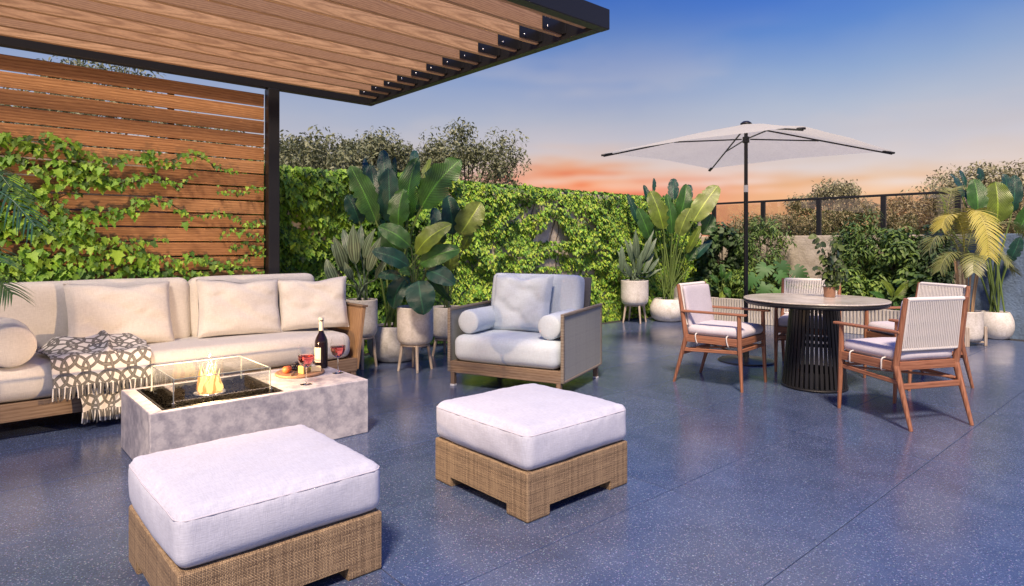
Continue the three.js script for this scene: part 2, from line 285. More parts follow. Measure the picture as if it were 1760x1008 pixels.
function pillowGeo(w, h, t, seed, n = 26) {                    // knife-edge scatter pillow, standing in the xy plane
  const pos = [], idx = [], at = (i, j, s) => {
    const u = i / n * 2 - 1, v = j / n * 2 - 1, e = sqrt(max(0, (1 - u ** 4) * (1 - v ** 4)));
    const k1 = fbm(u * 2.2 + seed * 5 + 40, v * 2.2 + 40 + s * 9, 256, 256, 3) - 0.5, fold = pow(abs(sin(2.2 * u + 3.1 * v + seed + 2 * k1)), 8);
    const dent = 0.05 * h * exp(-pow((u - 0.1) / 0.35, 2)) * sm(0.4, 1, v);
    return [w / 2 * u * (1 - 0.05 * (1 - v * v) * abs(u)) + 0.012 * k1, h / 2 * v * (1 - 0.05 * (1 - u * u) * abs(v)) - dent + 0.01 * k1, s * (t / 2 * pow(e, 0.8) * (1 + 0.42 * k1) - 0.016 * fold * e)];
  };
  for (const s of [1, -1]) { const b = pos.length / 3; for (let j = 0; j <= n; j++) for (let i = 0; i <= n; i++) pos.push(...at(i, j, s));
    for (let j = 0; j < n; j++) for (let i = 0; i < n; i++) { const a = b + j * (n + 1) + i, q = [a, a + 1, a + n + 2, a, a + n + 2, a + n + 1]; idx.push(...(s > 0 ? q : q.reverse())); } }
  let g = new THREE.BufferGeometry(); g.setAttribute('position', new THREE.Float32BufferAttribute(pos, 3)); g.setIndex(idx); g = mergeVertices(g, 1e-5); g.computeVertexNormals(); return boxUV(g);
}
function bolsterGeo(r, L, seed) {                              // a rolled cushion lying along z, slightly domed ends
  const pts = []; for (let i = 0; i <= 8; i++) { const a = i / 8 * PI / 2; pts.push([r * 0.86 * sin(a) + (i === 8 ? r * 0.08 : 0), -L / 2 - 0.018 * cos(a)]); }
  pts.push([r * 0.985, -L / 2 + 0.012]); for (let i = 1; i < 10; i++) pts.push([r * (1 + 0.015 * sin(i * 2.1 + seed)), -L / 2 + L * i / 10]);
  pts.push([r * 0.985, L / 2 - 0.012]); for (let i = 8; i >= 0; i--) { const a = i / 8 * PI / 2; pts.push([r * 0.86 * sin(a) + (i === 8 ? r * 0.08 : 0), L / 2 + 0.018 * cos(a)]); }
  const g = lathe(pts, 32).rotateX(PI / 2); const P = g.attributes.position;
  for (let i = 0; i < P.count; i++) { const x = P.getX(i), y = P.getY(i), z = P.getZ(i), k = 1 + (fbm(z * 9 + 40 + seed, Math.atan2(y, x) * 1.5 + 20, 256, 256, 3) - 0.5) * 0.05 * sm(0, 0.05, hypot(x, y)); P.setXYZ(i, x * k, y * k, z); }
  g.computeVertexNormals(); return boxUV(g, 'z');
}

// ------------------------------------------------------------------ ground, terrace floor, walls
struct(mesh('ground', new THREE.PlaneGeometry(900, 900).rotateX(-PI / 2).translate(0, -0.4, 0), mat.ground));
{
  const fl = new THREE.Group(); fl.name = 'floor'; struct(fl); scene.add(fl);
  mesh('joint_bed', new THREE.BoxGeometry(16, 0.3, 12).translate(3.3, -0.156, -2.2), mat.joint, fl);
  const TW = 1.48, TD = 0.74, gap = 0.0035, r = rng(11), variants = [];
  for (let k = 0; k < 6; k++) {
    const s = new THREE.Shape(), w = TW - gap - 0.003, d = TD - gap - 0.003; s.moveTo(-w / 2, -d / 2); s.lineTo(w / 2, -d / 2); s.lineTo(w / 2, d / 2); s.lineTo(-w / 2, d / 2); s.closePath();
    const g = new THREE.ExtrudeGeometry(s, { depth: 0.006, bevelEnabled: true, bevelThickness: 0.0015, bevelSize: 0.0015, bevelSegments: 1 }).rotateX(-PI / 2).translate(0, -0.0075, 0);
    variants.push(boxUV(g, 'x', [k * 0.617, k * 0.377]));
  }
  for (let i = -4; i <= 4; i++) for (let j = -4; j <= 11; j++) {
    const x = 4.2 + TW * (i - 0.5), z = -1.11 - TD * (j - 0.5); if (x > 10.4 || z < -6.6 || z > 1.9) continue;
    const w = mesh('tile', variants[floor(r() * 6)], mat.tile[floor(r() * 3)], fl); w.position.set(x, (r() - 0.5) * 0.0006, z); if (r() < 0.5) w.rotation.y = PI;
  }
}
// the garden wall behind the plants, its return parapet under the glass balustrade
tag(mesh('garden_wall', boxUV(rbox(14.6, 2.35, 0.2, 0.012).translate(3.3, 0.825, -6.62)), mat.wallBack), 'long rendered wall overgrown with ivy behind the armchair', 'wall');
tag(mesh('parapet_wall', boxUV(rbox(0.2, 1.75, 4.2, 0.012).translate(10.5, 0.485, -4.41), 'z'), mat.parapet), 'low pale stucco parapet behind the planter and under the glass balustrade', 'wall');

tag(mesh('end_wall', boxUV(rbox(0.24, 1.76, 5.0, 0.012).translate(10.48, 0.485, 0.20), 'z'), mat.blueStucco), 'blue grey stucco wall behind the pots at the right edge', 'wall');

// ------------------------------------------------------------------ pergola and slatted screen
{
  const pg = thing('pergola', 'black metal pergola with deep timber roof boards above the sofa', 'pergola', [0, 0, 0]);
  const x0 = -2.3, x1 = 3.29, zb = -5.99, zf = -2.815, y0 = 2.70, bh = 0.14;
  mesh('beam', boxUV(rbox(x1 - x0 + 0.08, bh, 0.08, 0.006).translate((x0 + x1 + 0.08) / 2, y0 + bh / 2, zb)), mat.black, pg);
  mesh('beam', boxUV(rbox(x1 - x0 + 0.08, bh, 0.08, 0.006).translate((x0 + x1 + 0.08) / 2, y0 + bh / 2, zf)), mat.black, pg);
  for (const x of [x1 + 0.04, x0 + 0.04]) mesh('beam', boxUV(rbox(0.08, bh - 0.004, zf - zb - 0.084, 0.006).translate(x, y0 + bh / 2, (zf + zb) / 2), 'z'), mat.black, pg);
  for (const x of [2.295, -2.2]) mesh('post', rbox(0.105, 2.70, 0.105, 0.006).translate(x, 1.35, zb), mat.black, pg);
  const L = x1 - x0 - 0.092, r = rng(21);
  const boards = [0, 1, 2, 3, 4, 5].map((k) => boxUV(rbox(L, 0.134, 0.036, 0.004), 'x', [k * 0.41, k * 0.071 + 0.02]));
  const plate = merge([rbox(0.20, 0.112, 0.005, 0.002), rbox(0.005, 0.112, 0.035, 0.002).translate(0.10, 0, 0.017)]);
  const bolt = new THREE.SphereGeometry(0.0085, 8, 5, 0, PI * 2, 0, PI / 2).rotateX(PI / 2);
  for (let k = 0; k < 13; k++) {
    const z = -2.925 - 0.2385 * k;
    const b = mesh('roof_board',  boards[floor(r() * 6)], mat.board[floor(r() * 3)], pg); b.position.set((x0 + x1) / 2 + 0.04, 2.795, z);
    const br = mesh('bracket', plate, mat.blackSatin, pg); br.position.set(x1 - 0.105, 2.797, z + 0.0215);
    for (const [bx, by] of [[-0.075, 0.034], [-0.03, 0.034], [-0.05, -0.03]]) mesh('bolt', bolt, mat.steel, br).position.set(bx, by, 0.0024);
  }
  const sc = thing('slatted_screen', 'horizontal cedar slat privacy screen behind the sofa', 'fence', [0, 0, 0]);
  const slats = [0, 1, 2, 3, 4, 5, 6].map((k) => boxUV(rbox(4.38, 0.1145, 0.024, 0.004), 'x', [k * 0.53, k * 0.085]));
  for (let k = 0; k < 21; k++) { const s = mesh('slat', slats[(k * 4 + floor(r() * 3)) % 7], mat.cedar[floor(r() * 4)], sc); s.position.set(0.045, 2.594 - 0.1275 * k, -6.045 + (r() - 0.5) * 0.004); s.rotation.x = 0.06 + (r() - 0.5) * 0.02; }
  for (const x of [-1.4, 0.05, 1.45]) mesh('batten', rbox(0.05, 2.64, 0.04, 0.004).translate(x, 1.325, -6.095), mat.black, sc);
}

// ------------------------------------------------------------------ leaves
const leafShape = (pts, fold = 0.25) => {                        // half outline [x, y] from base to tip; folded along the midrib
  const pos = [], idx = [], n = pts.length;
  pts.forEach(([x, y], i) => { const t = i / (n - 1), z = -0.18 * t * t; pos.push(-x, y, z + x * fold, 0, y, z, x, y, z + x * fold); });
  for (let i = 0; i < n - 1; i++) { const a = i * 3; idx.push(a, a + 1, a + 4, a, a + 4, a + 3, a + 1, a + 2, a + 5, a + 1, a + 5, a + 4); }
  const g = new THREE.BufferGeometry(); g.setAttribute('position', new THREE.Float32BufferAttribute(pos, 3)); g.setIndex(idx); g.computeVertexNormals();
  g.setAttribute('uv', new THREE.Float32BufferAttribute(pos.flatMap((v, i) => (i % 3 === 2 ? [] : [v])), 2)); return g;
};
const ivyLeaf = leafShape([[0.02, 0], [0.36, -0.10], [0.30, 0.16], [0.48, 0.34], [0.24, 0.46], [0.18, 0.72], [0.0, 1.0]], 0.3);
const smallLeaf = leafShape([[0.0, 0], [0.17, 0.28], [0.19, 0.52], [0.10, 0.82], [0, 1]], 0.3);
const longLeaf = leafShape([[0.0, 0], [0.10, 0.3], [0.11, 0.6], [0, 1]], 0.3);
const ovalLeaf = leafShape([[0.0, 0], [0.25, 0.15], [0.36, 0.42], [0.28, 0.75], [0, 1]], 0.25);
const cT = new THREE.Color();
function pose(p, n, size, r, roll = 0.6) {                       // a leaf at p whose face looks along n and whose tip mostly hangs down
  const z = n.clone().normalize(), y = new V3((r() - 0.5) * 2 * roll, -1, (r() - 0.5) * 2 * roll); y.addScaledVector(z, -y.dot(z)).normalize();
  const x = new V3().crossVectors(y, z); return new THREE.Matrix4().makeBasis(x.multiplyScalar(size), y.multiplyScalar(size), z.clone().multiplyScalar(size)).setPosition(p);
}
const palette = (list, r) => { const a = list[floor(r() * list.length)], k = 0.8 + 0.4 * r(); return new THREE.Color().setRGB(a[0] * k, a[1] * k, a[2] * k); };
const IVY = [[0.21, 0.45, 0.03], [0.29, 0.54, 0.04], [0.15, 0.36, 0.025], [0.36, 0.60, 0.05], [0.08, 0.22, 0.02], [0.05, 0.13, 0.015], [0.18, 0.33, 0.03]];

{ // ivy on the screen: strands run out to the right from a thick mass at the lower left
  const g = thing('climbing_ivy', 'bright green ivy spreading across the cedar slat screen from its lower left', 'ivy', [0, 0, 0]), r = rng(31), items = [], vines = [];
  const z0 = -6.02;
  const leaf = (x, y, s, out = 0.02) => {
    if (x < -0.3 || x > 2.23 || y < 0.2) return;
    const n = new V3((r() - 0.5) * 1.3, 0.25 + r() * 0.9, 1.0); s *= r() < 0.08 ? 1.35 : 0.75 + 0.4 * r(); items.push([pose(new V3(x, y, z0 + out + r() * 0.06), n, s, r), s]);
  };
  // strands: start height, end x, slope, wave, density
  const S = [[2.02, 1.96, -0.06, 0.05, 2.2], [1.96, 1.0, -0.1, 0.08, 2], [1.88, 0.95, -0.02, 0.06, 2], [1.80, 1.62, 0.00, 0.06, 1.8], [1.72, 1.1, 0.02, 0.05, 2], [1.62, 1.52, 0.1, 0.06, 2], [1.55, 0.9, 0, 0.06, 2.2], [1.46, 1.3, 0.06, 0.07, 2], [1.38, 1.75, 0.10, 0.08, 1.7], [1.30, 1.15, 0.04, 0.06, 2.4], [1.22, 1.4, 0.06, 0.05, 2.2], [1.14, 1.5, -0.08, 0.05, 2], [1.10, 1.0, 0.0, 0.05, 2.4], [1.04, 2.2, -0.01, 0.06, 2.2], [0.98, 1.3, 0.0, 0.05, 2.4], [0.92, 2.2, 0.01, 0.04, 2.2], [0.86, 1.7, 0.0, 0.04, 2.2], [0.80, 1.2, 0.0, 0.04, 2.4]];
  for (const [y0, xe, sl, wv, den] of S) {
    const ph = r() * 9, pts = []; const f = (x) => y0 + sl * (x - 0.2) + wv * sin(x * 5 + ph) + 0.03 * sin(x * 13 + ph * 2);
    for (let x = -0.3; x < xe; x += 0.1) pts.push(new V3(x, f(x), z0 + 0.008 + 0.008 * r()));
    if (pts.length > 2) vines.push(only(tube(pts, 0.0042, pts.length * 2, 5)));
    for (let x = -0.3; x < xe; x += 0.020 / den * 1.6) { const t = sm(xe - 0.5, xe, x), sp = mix(0.05, 0.018, t); leaf(x + (r() - 0.5) * 0.03, f(x) + (r() - 0.5) * 2 * sp, mix(0.052, 0.030, t) * (0.75 + 0.6 * r())); }
  }
  // short strands reaching in from the post
  for (const [y0, xs, sl] of [[1.74, 1.80, -0.05], [1.50, 1.70, -0.12], [1.33, 1.82, 0.02], [1.20, 1.9, 0.02], [1.05, 1.6, 0.12], [0.90, 1.75, 0.03]]) for (let x = xs; x < 2.22; x += 0.012) leaf(x, y0 + sl * (x - xs) + 0.03 * sin(x * 14 + y0 * 9) + (r() - 0.5) * 0.06, 0.034 * (0.7 + 0.6 * r()));
  for (let k = 0; k < 2300; k++) {                               // the mass
    const x = -0.3 + r() * 1.9, y = 0.6 + r() * 1.5, e = (1.32 - x) / 1.1 + (1.35 - y) * 0.45 + (fbm(x * 4 + 20, y * 5 + 20, 256, 256, 3) - 0.5) * 2.6;
    if (y > 2.05 || e < 0.45) continue; leaf(x, y, 0.052 * (0.7 + 0.8 * r()), 0.03);
  }
  for (const [x, y, s] of [[1.02, 1.18, 0.11], [1.18, 1.12, 0.10], [1.52, 1.42, 0.075], [0.82, 0.98, 0.10], [0.5, 0.86, 0.11], [0.55, 1.75, 0.08], [0.42, 1.98, 0.075]]) leaf(x, y, s, 0.05);
  mesh('vine', mergeGeometries(vines), mat.bark, g);
  items.sort((a, b) => b[1] - a[1]);
  const tones = IVY.map((c) => leafy(c, { transmission: 0.25, thickness: 0, roughness: 0.6 }));
  items.slice(0, 300).forEach(([m]) => { const o = mesh('leaf', ivyLeaf, tones[floor(r() * 4)], g); o.applyMatrix4(m); });
  instanced('foliage', ivyLeaf, mat.ivy[0], items.slice(300).map((i) => i[0]), g, items.slice(300).map(() => palette(IVY, r)));
}
{ // ivy on the garden wall, with the bare patches where the render shows
  const g = thing('wall_ivy', 'dense lime green ivy covering the long garden wall', 'ivy', [0, 0, 0]), r = rng(41), list = [], cols = [];
  const TX = 6.53, bare = (x, y) => {                                        // 1 = bare render
    const tri = (cx, top, bot, w) => (y < top && y > bot && abs(x - cx) < w * (top - y) / (top - bot) ? 1 : 0);
    if (tri(TX, 1.64, 1.27, 0.36) || tri(TX, 1.06, 0.90, 0.30)) return 1;
    const c = abs(x - TX), chev = y - (1.86 - c * 0.40), n = fbm(x * 5 + 9, y * 6 + 9, 256, 256, 3);
    if (c < 1.0 && abs(chev) < 0.07 * n * 1.5) return 0.88;
    if (c < 1.2 && abs(y - 1.10 - 0.05 * sin(x * 6)) < 0.035) return 0.75;
    if (c < 1.0 && abs(y - 0.80) < 0.05) return 0.85;
    return x > 2.6 && x < 3.3 && abs(y - 1.55 + (x - 2.6) * 0.5) < 0.06 ? 0.7 : 0;
  };
  for (let k = 0; k < 56000; k++) {
    const x = 1.6 + r() * 8.8, y = -0.02 + r() * 2.1, edge = 2.02 + 0.05 * (fbm(x * 4, 3, 256, 256, 3) - 0.5) * 4;
    if (y > edge || r() < bare(x, y)) continue;
    const clump = fbm(x * 3 + 5, y * 4 + 5, 256, 256, 4); if (clump < 0.36 && r() < 0.4) continue;
    const out = 0.01 + 0.13 * sm(0.38, 0.7, clump) * (0.5 + 0.5 * r()), s = (0.034 + 0.028 * pow(r(), 2)) * (x < 4.2 ? 1.35 : 1);
    const n = new V3((r() - 0.5) * 1.2, 0.3 + r() * 0.9, 0.9);
    list.push(pose(new V3(x, y, -6.52 + out), n, s, r)); cols.push(palette(x > 4.6 ? IVY.concat([[0.42, 0.58, 0.05], [0.38, 0.52, 0.04], [0.46, 0.60, 0.07]]) : IVY, r));
  }
  for (let k = 0; k < 2300; k++) { const x = 1.6 + r() * 8.8; list.push(pose(new V3(x, 2.0 + 0.05 * r(), -6.52 - 0.2 * r()), new V3((r() - 0.5) * 1.5, 1, (r() - 0.3) * 1.5), 0.05 + 0.03 * r(), r)); cols.push(palette(IVY, r)); }
  instanced('foliage', ivyLeaf, mat.ivy[0], list, g, cols);
  const vines = []; for (let k = 0; k < 26; k++) { let x = 1.8 + r() * 8.4, y = 0; const pts = [new V3(x, 0, -6.51)]; while (y < 1.9) { y += 0.18; x += (r() - 0.5) * 0.22; pts.push(new V3(x, y, -6.512)); } vines.push(only(tube(pts, 0.005, 24, 5))); }
  mesh('vine', mergeGeometries(vines), mat.bark, g);
}

// ------------------------------------------------------------------ trees beyond the walls
function tree(label, [x, z], H, R, n, leafSize, pal, seed, shape = smallLeaf, group = 'trees beyond the terrace walls', y0 = -0.4) {
  const t = thing('tree', label, 'tree', [x, y0, z], 0, group), r = rng(seed), wood = [], tips = [], h = H - y0;
  const trunkTop = h * 0.42, lean = (r() - 0.5) * 0.3;
  wood.push(only(tube([[0, 0, 0], [lean * 0.4, trunkTop * 0.5, 0.05], [lean, trunkTop, 0]], 0.10 + h * 0.008, 6, 7)));
  const N = 46; for (let k = 0; k < N; k++) {                      // clumps fill an uneven dome, each on its own branch
    const a = k * 2.4 + r(), u = -0.75 + 1.7 * r(), q = 0.45 + 0.5 * sqrt(r()), w = sqrt(max(0.08, 1 - u * u)), c = new V3(cos(a) * w * R * q, h * 0.66 + h * 0.40 * u * q, sin(a) * w * R * q), st = trunkTop * (0.75 + 0.25 * r());
    tips.push([c, R * (0.15 + 0.14 * r())]); wood.push(only(tube([[lean * 0.9, st, 0], [c.x * 0.4, mix(st, c.y, 0.55), c.z * 0.4], c], 0.02, 6, 5)));
  }
  mesh('trunk', mergeGeometries(wood), mat.bark, t);
  const list = [], cols = [], g3 = () => (r() + r() + r() - 1.5) * 1.05;
  for (let k = 0; k < n * 7; k++) { const [c, s] = tips[floor(r() * tips.length)], dd = new V3(r() - 0.5, (r() - 0.5) * 0.8, r() - 0.5).normalize(), p = c.clone().addScaledVector(dd, s * 1.35 * pow(r(), 0.55)); list.push(pose(p, new V3(g3(), 0.5 + g3(), g3()), leafSize * 0.70 * (0.6 + 0.8 * r()), r, 1.5)); cols.push(palette(pal, r)); }
  const c = instanced('crown', shape, mat.ivy[0], list, t, cols); return t;
}
const OLIVE = [[0.18, 0.21, 0.10], [0.23, 0.25, 0.13], [0.12, 0.15, 0.07], [0.27, 0.29, 0.16]], TAN = [[0.31, 0.31, 0.17], [0.39, 0.37, 0.21], [0.24, 0.25, 0.13], [0.45, 0.42, 0.26]];
tree('olive brown tree rising just right of the black pergola post', [7.0, -15.4], 4.15, 1.9, 4200, 0.16, OLIVE, 51);
tree('broad olive brown tree behind the left banana plant', [8.9, -16.6], 4.25, 1.9, 4200, 0.16, OLIVE, 52);
tree('low olive brown tree between the two taller wall trees', [10.6, -17.4], 4.0, 1.5, 3200, 0.16, OLIVE, 53);
tree('grey olive tree with feathery edge above the middle of the ivy wall', [11.0, -14.2], 4.25, 1.75, 3000, 0.14, OLIVE, 54);
tree('tiny dark tree peeping over the ivy wall beside the sunset glow', [16.1, -17.8], 3.6, 0.75, 900, 0.13, OLIVE, 55);
tree('tall thin topped tree showing over the cedar screen', [2.6, -17.8], 5.6, 1.5, 1600, 0.15, OLIVE, 56);
tree('dull tree half hidden behind the cedar screen', [4.6, -16.4], 3.9, 1.9, 2600, 0.17, OLIVE, 57);
tree('leafy dull tree behind the left of the cedar screen', [1.0, -15.5], 4.0, 1.9, 2600, 0.17, OLIVE, 63);
tree('pale tan tree over the balustrade beside the parasol edge', [20.9, -8.2], 3.0, 1.4, 2600, 0.13, TAN, 58);
tree('sandy brown tree behind the balustrade left of the right palm', [23.0, -6.4], 2.75, 1.3, 2000, 0.13, TAN, 59);
tree('straw coloured tree behind the right banana plant', [21.0, -4.0], 3.2, 1.9, 3600, 0.13, TAN, 60);
tree('brown tree seen through the leftmost glass panes', [23.5, -11.6], 2.25, 1.7, 2000, 0.15, TAN, 61);

// ------------------------------------------------------------------ glass balustrade
{
  const g = thing('glass_balustrade', 'dark framed balustrade of bronze glass panes on the parapet', 'balustrade', [0, 0, 0]), x = 10.5, zs = [-6.2, -5.262, -4.325, -3.381, -2.44, -1.5, -0.56];
  mesh('top_rail', rbox(0.05, 0.035, 5.72, 0.004).translate(x, 1.957, -3.36), mat.black, g);
  zs.forEach((z, i) => {
    mesh('post', rbox(0.05, 0.578, 0.07, 0.004).translate(x, 1.65, z), mat.black, g);
    if (i < zs.length - 1) mesh('pane', new THREE.BoxGeometry(0.004, 0.56, zs[i + 1] - z - 0.08).translate(x, 1.648, (z + zs[i + 1]) / 2), mat.bronzeGlass, g);
  });
}
// ------------------------------------------------------------------ planter and shrubs
{
  const p = thing('planter', 'long pale fluted concrete planter behind the dining set', 'planter', [0, 0, 0]), xf = 9.25, z0 = -6.1, z1 = -2.35;
  const shell = [[10.38 - xf, 0.36, 0.06, (xf + 10.38) / 2, z0], [10.38 - xf, 0.36, 0.06, (xf + 10.38) / 2, z1]].map(([w, h, d, x, z]) => rbox(w, h, d, 0.006).translate(x, h / 2, z));
  shell.push(rbox(0.05, 0.36, z1 - z0 - 0.064, 0.006).translate(xf + 0.025, 0.18, (z0 + z1) / 2));
  mesh('trough', boxUV(merge(shell), 'y'), mat.planter, p);
  const ribs = []; for (let z = z0 + 0.02; z < z1; z += 0.045) ribs.push(new THREE.CylinderGeometry(0.018, 0.018, 0.352, 8, 1, false, PI, PI).translate(xf, 0.18, z));
  mesh('fluting', merge(ribs), mat.planter, p);
  mesh('soil', new THREE.BoxGeometry(10.38 - xf - 0.06, 0.3, z1 - z0 - 0.08).translate((xf + 10.38) / 2 + 0.02, 0.165, (z0 + z1) / 2), mat.soil, p);
}
function shrub(label, [x, y, z], [rx, ry, rz], n, size, pal, seed, shape = smallLeaf) {
  const s = thing('shrub', label, 'shrub', [x, y, z], 0, 'shrubs in the planter'), r = rng(seed), list = [], cols = [], cl = [], wood = [];
  for (let k = 0; k < 34; k++) { const a = r() * 2 * PI, u = r() * 1.9 - 0.9, q = 0.5 + 0.42 * r(), w = sqrt(max(0.05, 1 - u * u)); const c = new V3(cos(a) * w * rx * q, ry * (1 + u * q), sin(a) * w * rz * q); cl.push(c); wood.push(only(tube([[c.x * 0.1, 0, c.z * 0.1], [c.x * 0.4, c.y * 0.55, c.z * 0.4], c], 0.006, 5, 4))); }
  mesh('stems', mergeGeometries(wood), mat.bark, s);
  for (let k = 0; k < n; k++) {
    const c = cl[floor(r() * cl.length)], d = new V3(r() - 0.5, r() - 0.5, r() - 0.5).normalize(), q = 0.36 * pow(r(), 0.45);
    const p = c.clone().add(new V3(d.x * rx * q, d.y * ry * q * 0.8, d.z * rz * q)); if (p.y < 0.02) continue;
    list.push(pose(p, d.clone().add(new V3((r() - 0.5), 0.5 + r() * 0.6, (r() - 0.5))), size * (0.7 + 0.6 * r()), r, 1.2)); cols.push(palette(pal, r));
  }
  instanced('foliage', shape, mat.ivy[0], list, s, cols); return s;
}
const DARK = [[0.045, 0.10, 0.022], [0.07, 0.145, 0.03], [0.035, 0.08, 0.02]], MIDG = [[0.10, 0.19, 0.03], [0.15, 0.25, 0.035], [0.06, 0.13, 0.022]], BRIGHT = [[0.16, 0.28, 0.035], [0.22, 0.33, 0.045], [0.10, 0.2, 0.03]];
shrub('dark rounded shrub left of the parasol pole', [9.95, 0.3, -5.72], [0.42, 0.66, 0.42], 3600, 0.085, DARK, 71, ovalLeaf);
shrub('tall mid green shrub just right of the parasol pole', [9.95, 0.3, -4.95], [0.40, 0.70, 0.44], 3800, 0.085, MIDG, 72, longLeaf);
shrub('low bright leafy shrub at the planter edge behind the parasol pole', [9.62, 0.3, -5.1], [0.27, 0.27, 0.46], 2400, 0.07, BRIGHT, 73);
shrub('low dark leaves at the planter end behind the left chair', [9.6, 0.3, -5.75], [0.27, 0.26, 0.32], 1600, 0.08, MIDG, 74, ovalLeaf);
shrub('tall shrub with slender leaves right of the bare parapet gap', [9.95, 0.3, -3.55], [0.40, 0.73, 0.36], 4400, 0.085, MIDG, 75, longLeaf);
shrub('bushy green shrub in the planter behind the right dining chair', [9.98, 0.3, -3.0], [0.38, 0.62, 0.38], 3800, 0.085, MIDG, 76);
shrub('tall dense shrub at the planter end beside the right palm', [10.05, 0.3, -2.62], [0.34, 0.66, 0.32], 3000, 0.08, DARK, 77);
shrub('low lime shrub at the planter edge right of the table plant', [9.62, 0.3, -3.5], [0.27, 0.28, 0.42], 2400, 0.07, BRIGHT, 78);
shrub('low glossy shrub at the planter edge behind the right chair back', [9.62, 0.3, -2.75], [0.27, 0.27, 0.36], 2000, 0.08, MIDG, 79, ovalLeaf);
shrub('small patch of low leaves in front of the bare parapet', [9.75, 0.3, -4.35], [0.24, 0.17, 0.36], 1500, 0.07, MIDG, 80);

// ------------------------------------------------------------------ potted plants
const CR = new V3(cos(YAW), 0, sin(YAW)), CF = new V3(-sin(YAW), 0, cos(YAW));      // along the view's right, and out towards the seating
const loc = (l, y, c) => new V3().addScaledVector(CR, l).addScaledVector(CF, c).setY(y);
function blade(base, tip, W, nrm, r, { narrow = false, bend = 0.08, split = 0.5, rows = 18 } = {}) {
  const ax = tip.clone().sub(base), L = ax.length(); ax.normalize(); const n = nrm.clone().addScaledVector(ax, -nrm.dot(ax)).normalize(), s = new V3().crossVectors(ax, n);
  const pos = [], uv = [], idx = [], cols = [-1, -0.55, 0, 0.55, 1], ph = r() * 9, tw = (r() - 0.5) * 0.5, notch = [0, 1].map(() => Array.from({ length: rows + 1 }, () => (r() < split * 0.34 ? 0.62 + 0.3 * r() : 1)));
  for (let i = 0; i <= rows; i++) {
    const t = i / rows, w = W / 2 * (narrow ? pow(max(0, sin(PI * pow(t, 0.72))), 0.85) : pow(max(0, sin(PI * pow(t, 0.82))), 0.5)), b = bend * L * (sin(PI * t) - 0.9 * t * t);
    const c = base.clone().addScaledVector(ax, L * t).addScaledVector(n, b), a = tw * t, sd = s.clone().multiplyScalar(cos(a)).addScaledVector(n, sin(a));
    cols.forEach((q) => {
      const e = abs(q) === 1 ? notch[q > 0 ? 1 : 0][i] : 1, x = q * w * e, lift = abs(x) * 0.30 - x * x / W * 0.5 + (abs(q) === 1 ? 0.035 * W * sin(t * 21 + ph + q) : 0);
      const p = c.clone().addScaledVector(sd, x).addScaledVector(n, lift).addScaledVector(ax, abs(q) * w * 0.12 * (e < 1 ? 1.6 : 1)); pos.push(p.x, p.y, p.z); uv.push(0.5 + q * 0.5 * e, t);
    });
  }
  for (let i = 0; i < rows; i++) for (let k = 0; k < 4; k++) { const a = i * 5 + k; idx.push(a, a + 1, a + 6, a, a + 6, a + 5); }
  const g = new THREE.BufferGeometry(); g.setAttribute('position', new THREE.Float32BufferAttribute(pos, 3)); g.setAttribute('uv', new THREE.Float32BufferAttribute(uv, 2)); g.setIndex(idx); g.computeVertexNormals(); return g;
}
function foliage(plant, leaves, soilY, seed, { narrow = false, stem = mat.stem, rs = 0.011, spread = 0.09, bend = 0.08, split = 0.5 } = {}) {
  const r = rng(seed);
  for (const [bx, by, bz, tx, ty, tz, w, col] of leaves) {
    const b = new V3(bx, by, bz), t = new V3(tx, ty, tz), a = r() * 2 * PI, root = new V3(cos(a) * spread * r(), soilY - 0.02, sin(a) * spread * r());
    const side = new V3(bx, 0, bz), n = CF.clone().add(new V3(0, 0.35, 0)).addScaledVector(CR, (r() - 0.5) * 0.9).addScaledVector(side, -0.5);
    const lf = mesh('leaf', blade(b, t, w, n, r, { narrow, bend, split }), mat.leaf[col], plant);
    const mid = root.clone().lerp(b, 0.55).add(new V3(-0.12 * bx, 0.06, -0.12 * bz));
    mesh('stalk', only(tube([root, mid, b, b.clone().lerp(t, 0.12)], rs, 10, 5)), stem, plant);
  }
}
const potProfile = { // outline from the foot up the outside, over the rim and down inside
  bowl: (r, h) => [[0.001, 0], [r * 0.62, 0], [r * 0.70, 0.01], [r * 0.88, h * 0.16], [r * 0.985, h * 0.36], [r, h * 0.52], [r * 0.965, h * 0.70], [r * 0.86, h * 0.88], [r * 0.76, h * 0.985], [r * 0.72, h], [r * 0.69, h * 0.985], [r * 0.70, h * 0.85]],
  cup: (r, h) => [[0.001, 0], [r * 0.72, 0], [r * 0.86, h * 0.03], [r * 0.96, h * 0.12], [r, h * 0.26], [r, h * 0.975], [r * 0.985, h], [r * 0.94, h], [r * 0.925, h * 0.98], [r * 0.925, h * 0.86]],
};
function potOn(plant, kind, r, h, y, m, legs) {
  mesh('pot', boxUV(lathe(potProfile[kind](r, h), 40).translate(0, y, 0)), m, plant);
  const q = kind === 'bowl' ? 0.72 : 0.93; mesh('soil', new THREE.CylinderGeometry(r * q, r * q, 0.02, 24).translate(0, y + h * 0.90, 0), mat.soil, plant);
  if (legs) {
    mesh('stand_ring', new THREE.TorusGeometry(r * 0.72, 0.012, 8, 28).rotateX(PI / 2).translate(0, y - 0.010, 0), mat.potLeg, plant);
    for (let k = 0; k < 4; k++) { const a = k * PI / 2 + 0.45; mesh('leg', boxUV(bar([cos(a) * r * 0.92, 0, sin(a) * r * 0.92], [cos(a) * r * 0.70, y, sin(a) * r * 0.70], 0.013, 0.019, 10), 'y'), mat.potLeg, plant); }
  }
  return y + h * 0.91;
}
